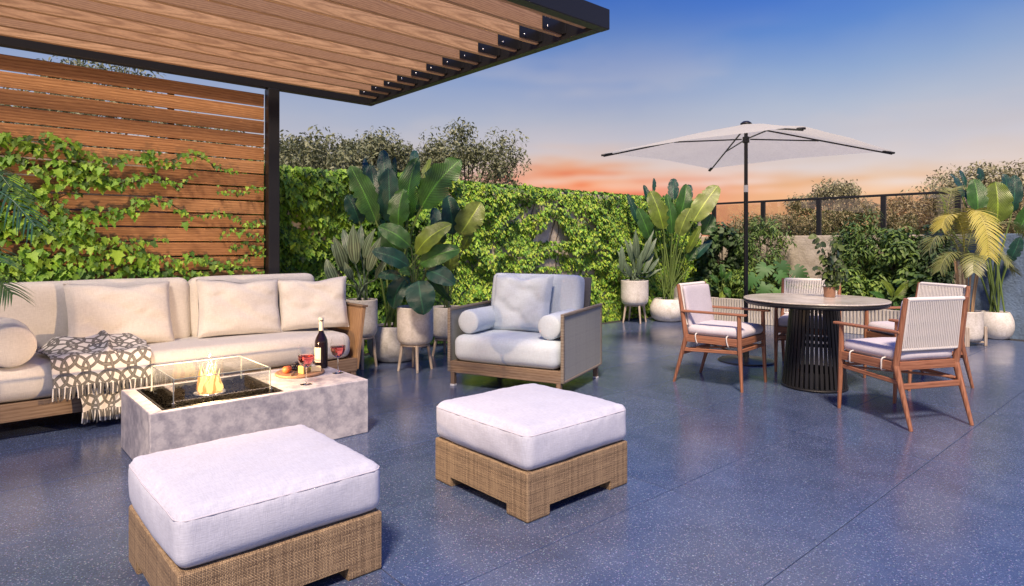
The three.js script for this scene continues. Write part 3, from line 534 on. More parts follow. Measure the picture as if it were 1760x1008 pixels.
const tallLeft = { at: [3.56, -5.87], leaves: [
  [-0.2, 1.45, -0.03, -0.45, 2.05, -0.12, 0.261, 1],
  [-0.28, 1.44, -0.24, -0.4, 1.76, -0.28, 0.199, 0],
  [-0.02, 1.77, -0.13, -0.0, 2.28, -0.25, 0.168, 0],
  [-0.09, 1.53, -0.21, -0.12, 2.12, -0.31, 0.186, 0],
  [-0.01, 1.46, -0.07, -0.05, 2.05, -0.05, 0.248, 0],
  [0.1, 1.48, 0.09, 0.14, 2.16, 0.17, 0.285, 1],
  [0.16, 1.61, 0.26, 0.41, 2.13, 0.58, 0.36, 1],
  [-0.06, 1.38, 0.17, -0.04, 1.81, 0.21, 0.261, 1],
  [-0.15, 1.93, -0.37, -0.09, 2.2, -0.48, 0.074, 0],
  [0.1, 1.93, -0.14, 0.1, 2.2, -0.18, 0.062, 0],
  [0.27, 1.7, 0.1, 0.4, 2.19, 0.06, 0.099, 2],
  [0.27, 2.0, -0.03, 0.35, 2.3, -0.16, 0.112, 0],
  [0.01, 1.11, 0.13, -0.26, 1.38, 0.12, 0.186, 1],
  [0.23, 1.23, 0.28, 0.35, 1.48, 0.41, 0.186, 0],
] };
const fanLeft = { at: [4.12, -5.70], leaves: [
  [0.07, 1.33, 0.14, 0.18, 1.68, 0.37, 0.296, 3],
  [0.05, 1.33, 0.04, -0.03, 1.77, 0.06, 0.232, 0],
  [-0.09, 1.17, -0.05, -0.08, 1.39, -0.01, 0.193, 2],
  [-0.02, 0.94, 0.05, -0.03, 1.2, 0.15, 0.193, 2],
  [0.15, 1.17, 0.09, 0.22, 1.39, 0.18, 0.116, 2],
  [0.03, 1.23, -0.13, 0.01, 1.66, -0.27, 0.167, 0],
  [-0.14, 0.91, -0.05, -0.22, 1.2, -0.05, 0.167, 2],
] };
const droopLeft = { at: [3.42, -5.26], leaves: [
  [-0.06, 1.21, 0.01, -0.32, 1.42, -0.14, 0.205, 1],
  [-0.06, 1.14, 0.1, 0.14, 1.44, 0.37, 0.228, 2],
  [-0.1, 1.02, 0.04, -0.44, 1.18, -0.03, 0.182, 0],
  [-0.04, 1.04, 0.14, 0.24, 1.2, 0.39, 0.194, 1],
  [-0.1, 0.89, 0.21, -0.13, 0.59, 0.34, 0.274, 0],
  [0.02, 0.98, 0.18, 0.15, 0.87, 0.44, 0.194, 0],
  [-0.08, 0.96, 0.03, -0.24, 0.98, 0.12, 0.091, 1],
  [-0.08, 0.92, -0.02, -0.23, 0.62, -0.07, 0.228, 0],
  [0.1, 0.95, 0.07, 0.24, 0.67, 0.26, 0.08, 1],
  [-0.19, 0.93, 0.05, -0.38, 0.94, -0.06, 0.103, 0],
] };
const paddleLeft = { at: [3.10, -5.74], leaves: [
  [-0.23, 0.85, -0.1, -0.31, 1.09, -0.16, 0.117, 5],
  [-0.14, 0.95, -0.09, -0.28, 1.31, -0.03, 0.128, 5],
  [-0.16, 1.03, -0.1, -0.25, 1.24, -0.16, 0.093, 5],
  [-0.08, 1.03, 0.02, -0.13, 1.43, 0.06, 0.134, 5],
  [-0.02, 1.09, 0.09, 0.03, 1.39, 0.19, 0.099, 5],
  [-0.01, 0.96, 0.15, 0.06, 1.31, 0.26, 0.111, 5],
  [-0.08, 1.12, -0.11, -0.08, 1.4, -0.25, 0.093, 5],
  [0.03, 1.17, -0.1, 0.08, 1.44, -0.16, 0.082, 5],
  [0.08, 0.88, 0.13, 0.19, 1.12, 0.2, 0.076, 5],
  [-0.15, 0.89, 0.08, -0.24, 1.06, 0.1, 0.082, 5],
] };
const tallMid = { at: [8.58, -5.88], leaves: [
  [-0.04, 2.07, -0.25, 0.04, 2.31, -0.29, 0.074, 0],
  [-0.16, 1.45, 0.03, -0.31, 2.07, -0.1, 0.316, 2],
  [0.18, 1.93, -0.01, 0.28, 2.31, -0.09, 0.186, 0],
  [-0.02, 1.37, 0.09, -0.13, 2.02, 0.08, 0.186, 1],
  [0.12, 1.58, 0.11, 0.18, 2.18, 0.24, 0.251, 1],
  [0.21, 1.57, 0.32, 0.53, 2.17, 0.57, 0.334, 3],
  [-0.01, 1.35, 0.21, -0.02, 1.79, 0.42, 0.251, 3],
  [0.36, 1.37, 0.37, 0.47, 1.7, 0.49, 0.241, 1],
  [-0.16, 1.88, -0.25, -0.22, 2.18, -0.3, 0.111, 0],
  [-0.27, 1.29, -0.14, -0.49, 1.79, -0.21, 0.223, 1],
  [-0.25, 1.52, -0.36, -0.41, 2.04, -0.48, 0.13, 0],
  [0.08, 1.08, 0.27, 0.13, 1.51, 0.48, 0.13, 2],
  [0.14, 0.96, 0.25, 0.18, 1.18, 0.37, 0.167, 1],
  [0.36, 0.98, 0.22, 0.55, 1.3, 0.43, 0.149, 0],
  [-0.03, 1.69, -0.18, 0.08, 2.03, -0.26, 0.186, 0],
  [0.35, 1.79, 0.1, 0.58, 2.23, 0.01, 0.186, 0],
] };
const bladeMid = { at: [8.02, -6.11], leaves: [
  [-0.22, 0.79, -0.08, -0.23, 1.22, -0.07, 0.109, 5],
  [0.0, 0.99, 0.05, -0.08, 1.45, 0.08, 0.109, 5],
  [-0.04, 0.93, -0.01, -0.2, 1.33, -0.04, 0.073, 5],
  [0.01, 0.93, 0.12, 0.13, 1.45, 0.27, 0.073, 5],
  [0.04, 0.97, 0.16, 0.17, 1.33, 0.3, 0.082, 5],
  [0.07, 0.79, 0.21, 0.22, 1.02, 0.31, 0.064, 5],
  [-0.05, 0.77, -0.08, -0.2, 1.13, -0.18, 0.082, 5],
  [0.03, 0.81, 0.08, 0.11, 1.27, 0.15, 0.073, 5],
  [0.03, 0.81, -0.03, -0.01, 1.31, -0.08, 0.073, 5],
  [0.04, 0.77, 0.14, 0.2, 1.11, 0.23, 0.073, 5],
  [-0.14, 0.72, 0.03, -0.29, 0.96, 0.04, 0.091, 5],
  [-0.02, 0.74, 0.09, -0.07, 1.13, 0.19, 0.082, 5],
  [0.11, 0.7, 0.13, 0.22, 0.85, 0.35, 0.055, 5],
  [-0.11, 0.71, -0.06, -0.27, 0.91, -0.14, 0.055, 5],
] };
const tallRight = { at: [10.20, -1.96], leaves: [
  [-0.29, 1.82, -0.29, -0.38, 2.16, -0.39, 0.167, 0],
  [0.02, 2.06, -0.18, 0.08, 2.25, -0.18, 0.136, 0],
  [-0.24, 1.62, -0.14, -0.19, 2.09, -0.18, 0.243, 1],
  [-0.06, 1.48, 0.02, -0.09, 2.04, 0.03, 0.341, 2],
  [0.15, 1.82, 0.07, 0.26, 2.17, 0.06, 0.167, 0],
  [0.23, 1.64, 0.13, 0.29, 2.15, 0.16, 0.182, 0],
  [0.01, 1.0, 0.14, 0.0, 1.32, 0.26, 0.152, 0],
  [-0.49, 1.53, -0.45, -0.5, 1.91, -0.48, 0.106, 2],
  [-0.17, 1.98, -0.29, -0.02, 2.24, -0.38, 0.068, 0],
  [-0.02, 1.53, -0.15, -0.26, 1.91, -0.27, 0.212, 0],
  [0.09, 1.38, -0.09, 0.18, 1.77, -0.14, 0.197, 0],
  [0.22, 1.38, 0.18, 0.26, 1.75, 0.33, 0.212, 1],
] };
const at2 = ({ at }) => [at[0], 0, at[1]];
{
  let p = thing('potted_banana_plant', 'tall banana leaved plant in a round white bowl between sofa and armchair', 'potted plant', at2(tallLeft));
  foliage(p, tallLeft.leaves, potOn(p, 'bowl', 0.29, 0.37, 0, mat.pot), 101, { spread: 0.14, rs: 0.012 });
  p = thing('potted_banana_plant', 'fan leaved plant in a taupe pot behind the left arm of the armchair', 'potted plant', at2(fanLeft));
  foliage(p, fanLeft.leaves, potOn(p, 'cup', 0.17, 0.34, 0.2, mat.pot, true), 102, { spread: 0.06, rs: 0.008, stem: mat.stemDark });
  p = thing('potted_rubber_plant', 'drooping broad leaved plant in a pale pot on splayed wooden legs', 'potted plant', at2(droopLeft));
  foliage(p, droopLeft.leaves, potOn(p, 'cup', 0.177, 0.36, 0.262, mat.pot, true), 103, { spread: 0.05, rs: 0.006, bend: 0.14, split: 0, stem: mat.stemDark });
  p = thing('potted_paddle_plant', 'striped paddle leaved plant in a legged pot beside the right sofa arm', 'potted plant', at2(paddleLeft));
  foliage(p, paddleLeft.leaves, potOn(p, 'cup', 0.155, 0.37, 0.31, mat.pot, true), 104, { narrow: true, split: 0, stem: mat.leaf[5], rs: 0.009, spread: 0.09 });
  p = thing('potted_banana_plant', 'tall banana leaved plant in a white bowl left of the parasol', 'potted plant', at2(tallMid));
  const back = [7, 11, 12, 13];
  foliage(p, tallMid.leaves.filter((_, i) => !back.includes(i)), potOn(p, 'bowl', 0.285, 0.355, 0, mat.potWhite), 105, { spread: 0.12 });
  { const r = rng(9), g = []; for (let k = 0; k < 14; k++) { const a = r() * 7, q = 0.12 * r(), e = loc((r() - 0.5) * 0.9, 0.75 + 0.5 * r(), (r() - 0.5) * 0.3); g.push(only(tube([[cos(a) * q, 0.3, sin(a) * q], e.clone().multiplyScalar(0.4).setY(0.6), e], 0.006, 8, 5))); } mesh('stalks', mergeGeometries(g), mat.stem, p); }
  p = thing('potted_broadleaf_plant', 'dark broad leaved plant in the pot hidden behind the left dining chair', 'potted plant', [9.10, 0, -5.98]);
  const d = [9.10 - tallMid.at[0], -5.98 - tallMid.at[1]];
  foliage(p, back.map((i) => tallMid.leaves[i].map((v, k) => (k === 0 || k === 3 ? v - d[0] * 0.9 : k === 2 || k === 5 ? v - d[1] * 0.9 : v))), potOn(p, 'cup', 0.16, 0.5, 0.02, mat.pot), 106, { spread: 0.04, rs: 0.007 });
  p = thing('potted_blade_plant', 'spiky pale leaved plant in a white legged pot near the wall corner', 'potted plant', at2(bladeMid));
  foliage(p, bladeMid.leaves, potOn(p, 'cup', 0.213, 0.375, 0.285, mat.potWhite, true), 107, { narrow: true, split: 0, stem: mat.leaf[5], rs: 0.01, spread: 0.13 });
  p = thing('potted_banana_plant', 'tall banana leaved plant in the round pot at the far right', 'potted plant', at2(tallRight));
  foliage(p, tallRight.leaves, potOn(p, 'bowl', 0.20, 0.35, 0, mat.potWhite), 108, { spread: 0.10, rs: 0.011 });
}
// palm fronds: a ribbed spine with two ranks of drooping leaflets
function frond(curve, n, len, w, r, droop = 0.35, fwd = 0.45) {
  const pos = [], idx = [], T = new V3(), P = new V3(), S = new V3(), N = new V3(), c = new THREE.CatmullRomCurve3(curve);
  for (let i = 0; i < n; i++) for (const sd of [-1, 1]) {
    const t = 0.22 + 0.78 * (i + 0.5 * r()) / n; c.getPoint(t, P); c.getTangent(t, T); S.crossVectors(T, UPV).normalize().multiplyScalar(sd); N.crossVectors(S, T).multiplyScalar(sd).normalize(); if (N.y < 0) N.negate();
    const L = len * (0.35 + 0.65 * sin(PI * min(1, 0.12 + 0.88 * (t - 0.2) / 0.8) * 0.93)) * (0.85 + 0.3 * r()), d = S.clone().addScaledVector(T, fwd + 0.5 * (t - 0.2)).addScaledVector(N, 0.15 + 0.2 * r()).normalize();
    const b = pos.length / 3, wv = new V3().crossVectors(d, N).normalize();
    for (let k = 0; k <= 4; k++) { const u = k / 4, q = P.clone().addScaledVector(d, L * u).add(new V3(0, -droop * L * u * u, 0)), ww = w * (1 - u) * (0.5 + u * 1.4) + 0.0006; pos.push(q.x + wv.x * ww, q.y + wv.y * ww, q.z + wv.z * ww, q.x - wv.x * ww, q.y - wv.y * ww, q.z - wv.z * ww); }
    for (let k = 0; k < 4; k++) { const a = b + k * 2; idx.push(a, a + 1, a + 3, a, a + 3, a + 2); }
  }
  const g = new THREE.BufferGeometry(); g.setAttribute('position', new THREE.Float32BufferAttribute(pos, 3)); g.setIndex(idx); g.computeVertexNormals();
  return merge([g, new THREE.TubeGeometry(c, 14, 0.006, 5)]);
}
{
  const p = thing('potted_palm', 'golden fronded palm in a pale pot on wooden feet at the right', 'potted plant', [9.30, 0, -2.09]), r = rng(121);
  mesh('pot', boxUV(lathe(potProfile.cup(0.185, 0.36), 40).translate(0, 0.055, 0)), mat.pot, p);
  mesh('soil', new THREE.CylinderGeometry(0.17, 0.17, 0.02, 24).translate(0, 0.38, 0), mat.soil, p);
  for (let k = 0; k < 4; k++) { const a = k * PI / 2 + 1.25; mesh('leg', boxUV(rbox(0.05, 0.23, 0.03, 0.004).rotateY(-a + PI / 2).translate(cos(a) * 0.205, 0.115, sin(a) * 0.205), 'y'), mat.potLeg, p); }
  mesh('stand_bar', rbox(0.39, 0.02, 0.03, 0.003).rotateY(-1.25).translate(0, 0.043, 0), mat.potLeg, p);
  for (let k = 0; k < 8; k++) { const a = k * 0.8, q = 0.05 + 0.05 * r(); mesh('cane', only(tube([[cos(a) * q, 0.36, sin(a) * q], [cos(a) * q * 1.3, 0.6, sin(a) * q * 1.3], [cos(a) * q * 2.0, 0.98 + 0.1 * r(), sin(a) * q * 2.0]], 0.011, 8, 6)), mat.cane, p); }
  const F = [[[0, 0.8, 0], [0.0, 1.5, 0.02], [0.01, 1.72, 0.2], [0.0, 1.48, 0.42], [-0.01, 1.10, 0.5], 1, 0.26], [[0, 0.85, 0], [-0.2, 1.4, 0.05], [-0.3, 1.72, 0.1], [-0.22, 2.0, 0.05], [-0.2, 2.02, 0.0], 2, 0.22], [[0, 0.85, 0], [-0.12, 1.45, 0.12], [-0.28, 1.66, 0.2], [-0.42, 1.62, 0.25], [-0.5, 1.48, 0.28], 1, 0.22], [[0, 0.85, 0], [-0.18, 1.25, 0.1], [-0.38, 1.42, 0.15], [-0.55, 1.34, 0.2], [-0.62, 1.18, 0.2], 2, 0.24], [[0, 0.8, 0], [-0.15, 1.05, 0.15], [-0.32, 1.16, 0.25], [-0.48, 1.06, 0.3], [-0.55, 0.92, 0.32], 2, 0.22], [[0, 0.85, 0], [0.2, 1.3, 0.05], [0.42, 1.55, 0.1], [0.62, 1.52, 0.12], [0.75, 1.38, 0.12], 2, 0.22], [[0, 0.8, 0], [0.12, 1.0, 0.15], [0.25, 1.1, 0.25], [0.38, 1.02, 0.3], [0.46, 0.9, 0.32], 2, 0.2], [[0, 0.8, 0], [-0.06, 1.05, 0.2], [-0.12, 1.15, 0.35], [-0.2, 1.05, 0.48], [-0.24, 0.9, 0.55], 2, 0.2], [[0, 0.8, 0], [0.1, 1.2, -0.1], [0.18, 1.4, -0.15], [0.2, 1.55, -0.15], [0.25, 1.5, -0.3], 2, 0.22], [[0, 0.8, 0], [0.05, 1.08, 0.2], [0.12, 1.2, 0.35], [0.18, 1.15, 0.45], [0.22, 1.0, 0.55], 2, 0.18]];
  for (const f of F) mesh('frond', frond(f.slice(0, 5).map(([l, y, c]) => loc(l * 0.88, y < 0.9 ? y : 0.9 + (y - 0.9) * 0.9, c * 0.8)), f[5] === 1 ? 46 : 32, f[6] * 0.86, f[5] === 1 ? 0.0115 : 0.0085, r), f[5] === 1 ? mat.palmYellow : mat.palmOlive, p);
}
{
  const p = thing('potted_palm', 'dark glossy palm whose fronds arch in at the left edge beside the sofa', 'potted plant', [-0.42, 0, -5.45]), r = rng(131);
  mesh('pot', boxUV(lathe(potProfile.cup(0.2, 0.4), 36)), mat.pot, p); mesh('soil', new THREE.CylinderGeometry(0.185, 0.185, 0.02, 24).translate(0, 0.36, 0), mat.soil, p);
  for (let k = 0; k < 6; k++) { const a = k * 1.05, q = 0.06; mesh('cane', only(tube([[cos(a) * q, 0.34, sin(a) * q], [cos(a) * q * 1.4, 0.7, sin(a) * q * 1.4], [cos(a) * q * 2, 1.0, sin(a) * q * 2]], 0.011, 8, 6)), mat.cane, p); }
  const F = [[[0.1, 0.9, 0], [0.45, 1.35, 0], [0.78, 1.55, 0.02], [1.05, 1.5, 0.05], [1.26, 1.3, 0.06], 0, 0.34], [[0.1, 0.85, 0], [0.4, 1.15, 0.1], [0.7, 1.26, 0.14], [0.95, 1.2, 0.16], [1.12, 1.08, 0.16], 0, 0.32], [[0.1, 0.9, 0], [0.35, 1.45, -0.1], [0.6, 1.7, -0.1], [0.85, 1.68, -0.08], [1.0, 1.55, -0.05], 3, 0.3], [[0.1, 0.8, 0], [0.45, 0.98, 0.05], [0.75, 1.04, 0.05], [0.98, 0.98, 0.05], [1.1, 0.88, 0.05], 3, 0.26], [[0, 0.9, 0], [-0.3, 1.4, 0], [-0.6, 1.6, 0], [-0.85, 1.5, 0], [-1, 1.3, 0], 0, 0.32]];
  for (const f of F) mesh('frond', frond(f.slice(0, 5).map(([l, y, c]) => loc(l * 0.9, 0.95 + (y - 0.95) * 0.95 + 0.06, c)), 26, f[6] * 0.85, 0.009, r, 0.4), f[5] === 3 ? mat.palmGreen : mat.palmTeal, p);
}
// split-leaf plant and the small broad-leaved plants in the planter
const monsteraGeo = (() => {
  const s = new THREE.Shape(), half = [[0.0, 0.0], [0.16, -0.14], [0.40, -0.10], [0.50, 0.04], [0.26, 0.10], [0.54, 0.16], [0.56, 0.30], [0.24, 0.26], [0.53, 0.40], [0.50, 0.54], [0.20, 0.42], [0.42, 0.64], [0.34, 0.76], [0.14, 0.58], [0.22, 0.86], [0.0, 1.0]];
  s.moveTo(0, 0.06); half.slice(1).forEach(([x, y]) => s.lineTo(x, y)); half.slice(1, -1).reverse().forEach(([x, y]) => s.lineTo(-x, y)); s.closePath();
  const g = new THREE.ShapeGeometry(s), P = g.attributes.position; for (let i = 0; i < P.count; i++) { const x = P.getX(i), y = P.getY(i); P.setZ(i, 0.45 * abs(x) - 0.7 * x * x - 0.4 * y * y); } g.computeVertexNormals(); return g;
})();
{
  const mg = [[0.045, 0.13, 0.025], [0.07, 0.19, 0.03], [0.03, 0.09, 0.02]].map((c) => M(c, { roughness: 0.6 }));
  const p = thing('split_leaf_plant', 'split leaved plant in the planter in front of the bare parapet', 'plant', [9.62, 0.31, -4.55]), r = rng(141);
  for (const [l, y, c, s, tl] of [[-0.42, 0.42, 0.12, 0.26, -0.9], [-0.12, 0.46, 0.2, 0.25, 0.5], [0.0, 0.62, 0.0, 0.28, 0.1], [-0.22, 0.58, 0.05, 0.25, -0.5], [-0.3, 0.30, 0.22, 0.24, -0.4], [0.2, 0.52, 0.05, 0.26, 0.9], [0.32, 0.36, 0.1, 0.22, 1.2], [-0.14, 0.24, 0.28, 0.22, 0.2]]) {
    const q = loc(l, y, c), n = CF.clone().add(new V3(0, 0.3 + 1.0 * r(), 0)).addScaledVector(CR, l * 1.2 + (r() - 0.5)), o = mesh('leaf', monsteraGeo, mg[floor(r() * 3)], p), z = n.normalize(), yv = new V3(0, -1, 0).addScaledVector(CR, tl); yv.addScaledVector(z, -yv.dot(z)).normalize();
    o.applyMatrix4(new THREE.Matrix4().makeBasis(new V3().crossVectors(yv, z).multiplyScalar(s), yv.clone().multiplyScalar(s), z.clone().multiplyScalar(s)).setPosition(q));
    mesh('stalk', only(tube([[0, 0, 0], q.clone().multiplyScalar(0.4).setY(q.y * 0.75), q], 0.006, 8, 5)), mat.stem, p);
  }
  const lily = (label, pos, list, seed) => {
    const t = thing('broadleaf_plant', label, 'plant', pos, 0, 'small broad leaved plants in the planter'), rr = rng(seed);
    for (const [bl, by, tl, ty, c, w] of list) { const b = loc(bl, by, c * 0.6), e = loc(tl, ty, c); mesh('leaf', blade(b, e, w, CF.clone().add(new V3(0, 0.5, 0)), rr, { narrow: true, split: 0, bend: 0.12 }), mat.leaf[rr() < 0.5 ? 2 : 1], t); mesh('stalk', only(tube([[0, 0, 0], b.clone().multiplyScalar(0.5), b], 0.005, 6, 5)), mat.stem, t); }
  };
  lily('pale broad leaved plant at the planter edge beside the left chair back', [9.42, 0.31, -5.45], [[0.02, 0.35, -0.02, 0.6, 0.1, 0.11], [0.05, 0.30, 0.14, 0.48, 0.15, 0.10], [0.03, 0.22, 0.10, 0.05, 0.2, 0.12], [-0.05, 0.28, -0.2, 0.42, 0.1, 0.10], [0.0, 0.15, -0.06, -0.05, 0.2, 0.10]], 151);
  lily('pale broad leaved plant at the planter edge behind the front chair', [9.42, 0.31, -2.95], [[0.02, 0.2, 0.22, 0.46, 0.1, 0.11], [-0.02, 0.22, -0.2, 0.46, 0.15, 0.11], [0.0, 0.16, -0.03, 0.02, 0.2, 0.10], [-0.1, 0.15, -0.34, 0.3, 0.12, 0.10], [0.08, 0.1, 0.2, -0.06, 0.2, 0.09]], 152);
}

// ------------------------------------------------------------------ sofa
{
  const x0 = 0.10, x1 = 2.70, zf = -5.07, zb = -5.97, W = x1 - x0, cx = (x0 + x1) / 2;
  const s = thing('sofa', 'long beige cushioned outdoor sofa against the slatted screen', 'sofa', [cx, 0, (zf + zb) / 2]); const D = zf - zb, h = D / 2;
  mesh('frame', boxUV(merge([rbox(W, 0.115, 0.045, 0.006).translate(0, 0.172, h - 0.035), rbox(W, 0.115, 0.045, 0.006).translate(0, 0.172, -h + 0.03), rbox(0.045, 0.11, D - 0.11, 0.006).translate(W / 2 - 0.023, 0.172, 0), rbox(0.045, 0.11, D - 0.11, 0.006).translate(-W / 2 + 0.023, 0.172, 0), rbox(W - 0.1, 0.03, D - 0.12, 0.006).translate(0, 0.205, 0)])), mat.frameWood, s);
  for (const [x, z] of [[-1, 1], [1, 1], [-1, -1], [1, -1]]) mesh('leg', boxUV(rbox(0.05, 0.116, 0.05, 0.005).translate(x * (W / 2 - 0.03), 0.058, z * (h - 0.045)), 'y'), mat.frameWood, s);
  const seat = softBox(W - 0.09, 0.225, 0.86, { r: 0.075, puff: 0.012, side: 0.012, wr: 0.004, seed: 2, step: 0.035, f: 3 }); mesh('seat_cushion', seat.translate(-0.0, 0.344, h - 0.435), mat.sofa, s);
  for (const [a, b, sd] of [[-1.26, 0.105, 3], [0.112, 1.21, 4]]) { const g = softBox(b - a, 0.53, 0.2, { r: 0.065, puff: 0.006, side: 0.012, wr: 0.005, seed: sd, step: 0.035, f: 3 }); g.rotateX(-0.14).translate((a + b) / 2, 0.69, -h + 0.19); mesh('back_cushion', g, mat.sofa, s); }
  mesh('back_panel', boxUV(rbox(W - 0.1, 0.62, 0.03, 0.006).rotateX(-0.10).translate(0, 0.53, -h + 0.035)), mat.frameWood, s);
  for (const sd of [1, -1]) { // arms lean outwards: a wooden stile frame with a woven outer face
    const lean = sd * 0.13; const put = (g) => g.translate(0, 0.285, 0).rotateZ(-lean).translate(sd * (W / 2 + 0.003), 0.118, 0);
    const a = mesh('arm', boxUV(put(rbox(0.034, 0.55, D - 0.04, 0.006)), 'y'), mat.frameTan, s);
    mesh('arm_cap', boxUV(rbox(0.062, 0.018, D - 0.02, 0.005).translate(0, 0.285, 0).translate(0, 0.285, 0).rotateZ(-lean).translate(sd * (W / 2 + 0.003), 0.118, 0), 'z'), mat.frameWood, a);
    mesh('sling', boxUV(put(rbox(0.006, 0.50, D - 0.12, 0.002).translate(sd * 0.022, 0, 0)), 'z'), mat.sling, a);
  }
  const pl = (label, w, hh, t, seed, [x, y, z], rx, ry, rz) => { const p = mesh('throw_pillow', pillowGeo(w, hh, t, seed), mat.pillow); p.position.set(x, y, z); p.rotation.set(rx, ry, rz, 'YXZ'); tag(p, label, 'pillow', 'pillows on the sofa'); };
  pl('wide beige pillow at the left of the sofa above the patterned throw', 0.72, 0.50, 0.17, 1, [0.985, 0.705, -5.57], -0.32, 0.10, -0.02);
  pl('beige pillow in the middle of the sofa right of the seam', 0.68, 0.49, 0.17, 2, [1.86, 0.70, -5.57], -0.32, -0.05, -0.03);
  pl('beige pillow turned against the right sofa arm', 0.60, 0.47, 0.17, 6, [2.46, 0.70, -5.45], -0.26, -0.42, 0.04);
  const b = mesh('bolster_cushion', bolsterGeo(0.132, 0.6, 1), mat.pillow); b.position.set(0.30, 0.59, -5.38); tag(b, 'round beige bolster at the left end of the sofa', 'bolster');
}
{ // patterned throw, two folds hanging over the seat edge, each ending in a fringe
  const t = thing('throw_blanket', 'grey and white rope patterned throw draped over the sofa seat', 'blanket', [0, 0, 0]), r = rng(161);
  const sheet = (xa, xb, zback, drop, off, seed) => {
    const nu = 34, nv = 44, front = -5.055, top = 0.475, pos = [], uv = [], idx = [], L1 = front - zback, tot = L1 + drop;
    const pt = (i, j, o) => {
      const u = i / nu, v = j / nv, sLen = v * tot, k = sLen < L1 ? 0 : 1, rad = 0.05;
      let y, z; if (sLen < L1 - rad) { z = zback + sLen; y = top; } else if (sLen < L1 + rad * 0.57) { const a = (sLen - (L1 - rad)) / (rad * 1.57) * PI / 2; z = front - rad + sin(a) * rad; y = top - rad + cos(a) * rad; } else { z = front; y = top - rad - (sLen - L1 - rad * 0.57); }
      const heap = 0.075 * sm(0.75, 0.1, sLen / L1) * sm(-0.02, 0.2, u) * sm(1.02, 0.8, u), hang = sm(L1 - 0.1, tot, sLen), fold = (sin(u * 17 + seed + 2 * fbm(u * 3 + seed, v * 3, 256, 256, 2)) * 0.5 + (fbm(u * 6 + seed * 3, v * 4, 256, 256, 3) - 0.5)) * mix(0.010, 0.030, hang), ridge = 0.03 * exp(-pow((u - 0.58) / 0.03, 2)) * (1 - hang);
      const x = mix(xa, xb, u) + mix(0, mix(0.05, -0.06, u), hang * 0.9) + 0.02 * sin(v * 7 + seed + u * 3);
      return [x, y + heap + (1 - hang) * (fold + ridge + 0.006) + (o + off) * (1 - hang), z + hang * (fold + 0.026) + (o + off) * hang];
    };
    for (const o of [0.006, 0]) for (let j = 0; j <= nv; j++) for (let i = 0; i <= nu; i++) { pos.push(...pt(i, j, o)); uv.push(mix(xa, xb, i / nu), j / nv * tot); }
    const N = (nu + 1) * (nv + 1), q = (a, b, c, d) => idx.push(a, b, c, a, c, d);
    for (let j = 0; j < nv; j++) for (let i = 0; i < nu; i++) { const a = j * (nu + 1) + i; q(a, a + nu + 1, a + nu + 2, a + 1); q(N + a, N + a + 1, N + a + nu + 2, N + a + nu + 1); }
    for (let j = 0; j < nv; j++) for (const i of [0, nu]) { const a = j * (nu + 1) + i; q(a, N + a, N + a + nu + 1, a + nu + 1); }
    for (let i = 0; i < nu; i++) for (const j of [0, nv]) { const a = j * (nu + 1) + i; q(a, a + 1, N + a + 1, N + a); }
    const g = new THREE.BufferGeometry(); g.setAttribute('position', new THREE.Float32BufferAttribute(pos, 3)); g.setAttribute('uv', new THREE.Float32BufferAttribute(uv, 2)); g.setIndex(idx); g.computeVertexNormals();
    mesh('fold', g, mat.throwFabric, t);
    const strands = [[], []]; for (let i = 0; i <= nu; i += 0.5) { const p = pt(i, nv, 0.003), l = 0.06 + 0.02 * r(), dx = (r() - 0.5) * 0.02; strands[i % 1 ? 1 : (floor(i) & 1)].push(only(tube([[p[0], p[1] + 0.004, p[2]], [p[0] + dx * 0.6, p[1] - l * 0.5, p[2] + 0.006], [p[0] + dx, p[1] - l, p[2] + 0.002]], 0.0042, 4, 5))); }
    strands.forEach((s, k) => mesh('fringe', mergeGeometries(s), mat.fringe[k], t));
  };
  sheet(0.60, 1.04, -5.48, 0.33, 0.0, 1); sheet(0.48, 1.10, -5.52, 0.15, 0.016, 4);
}

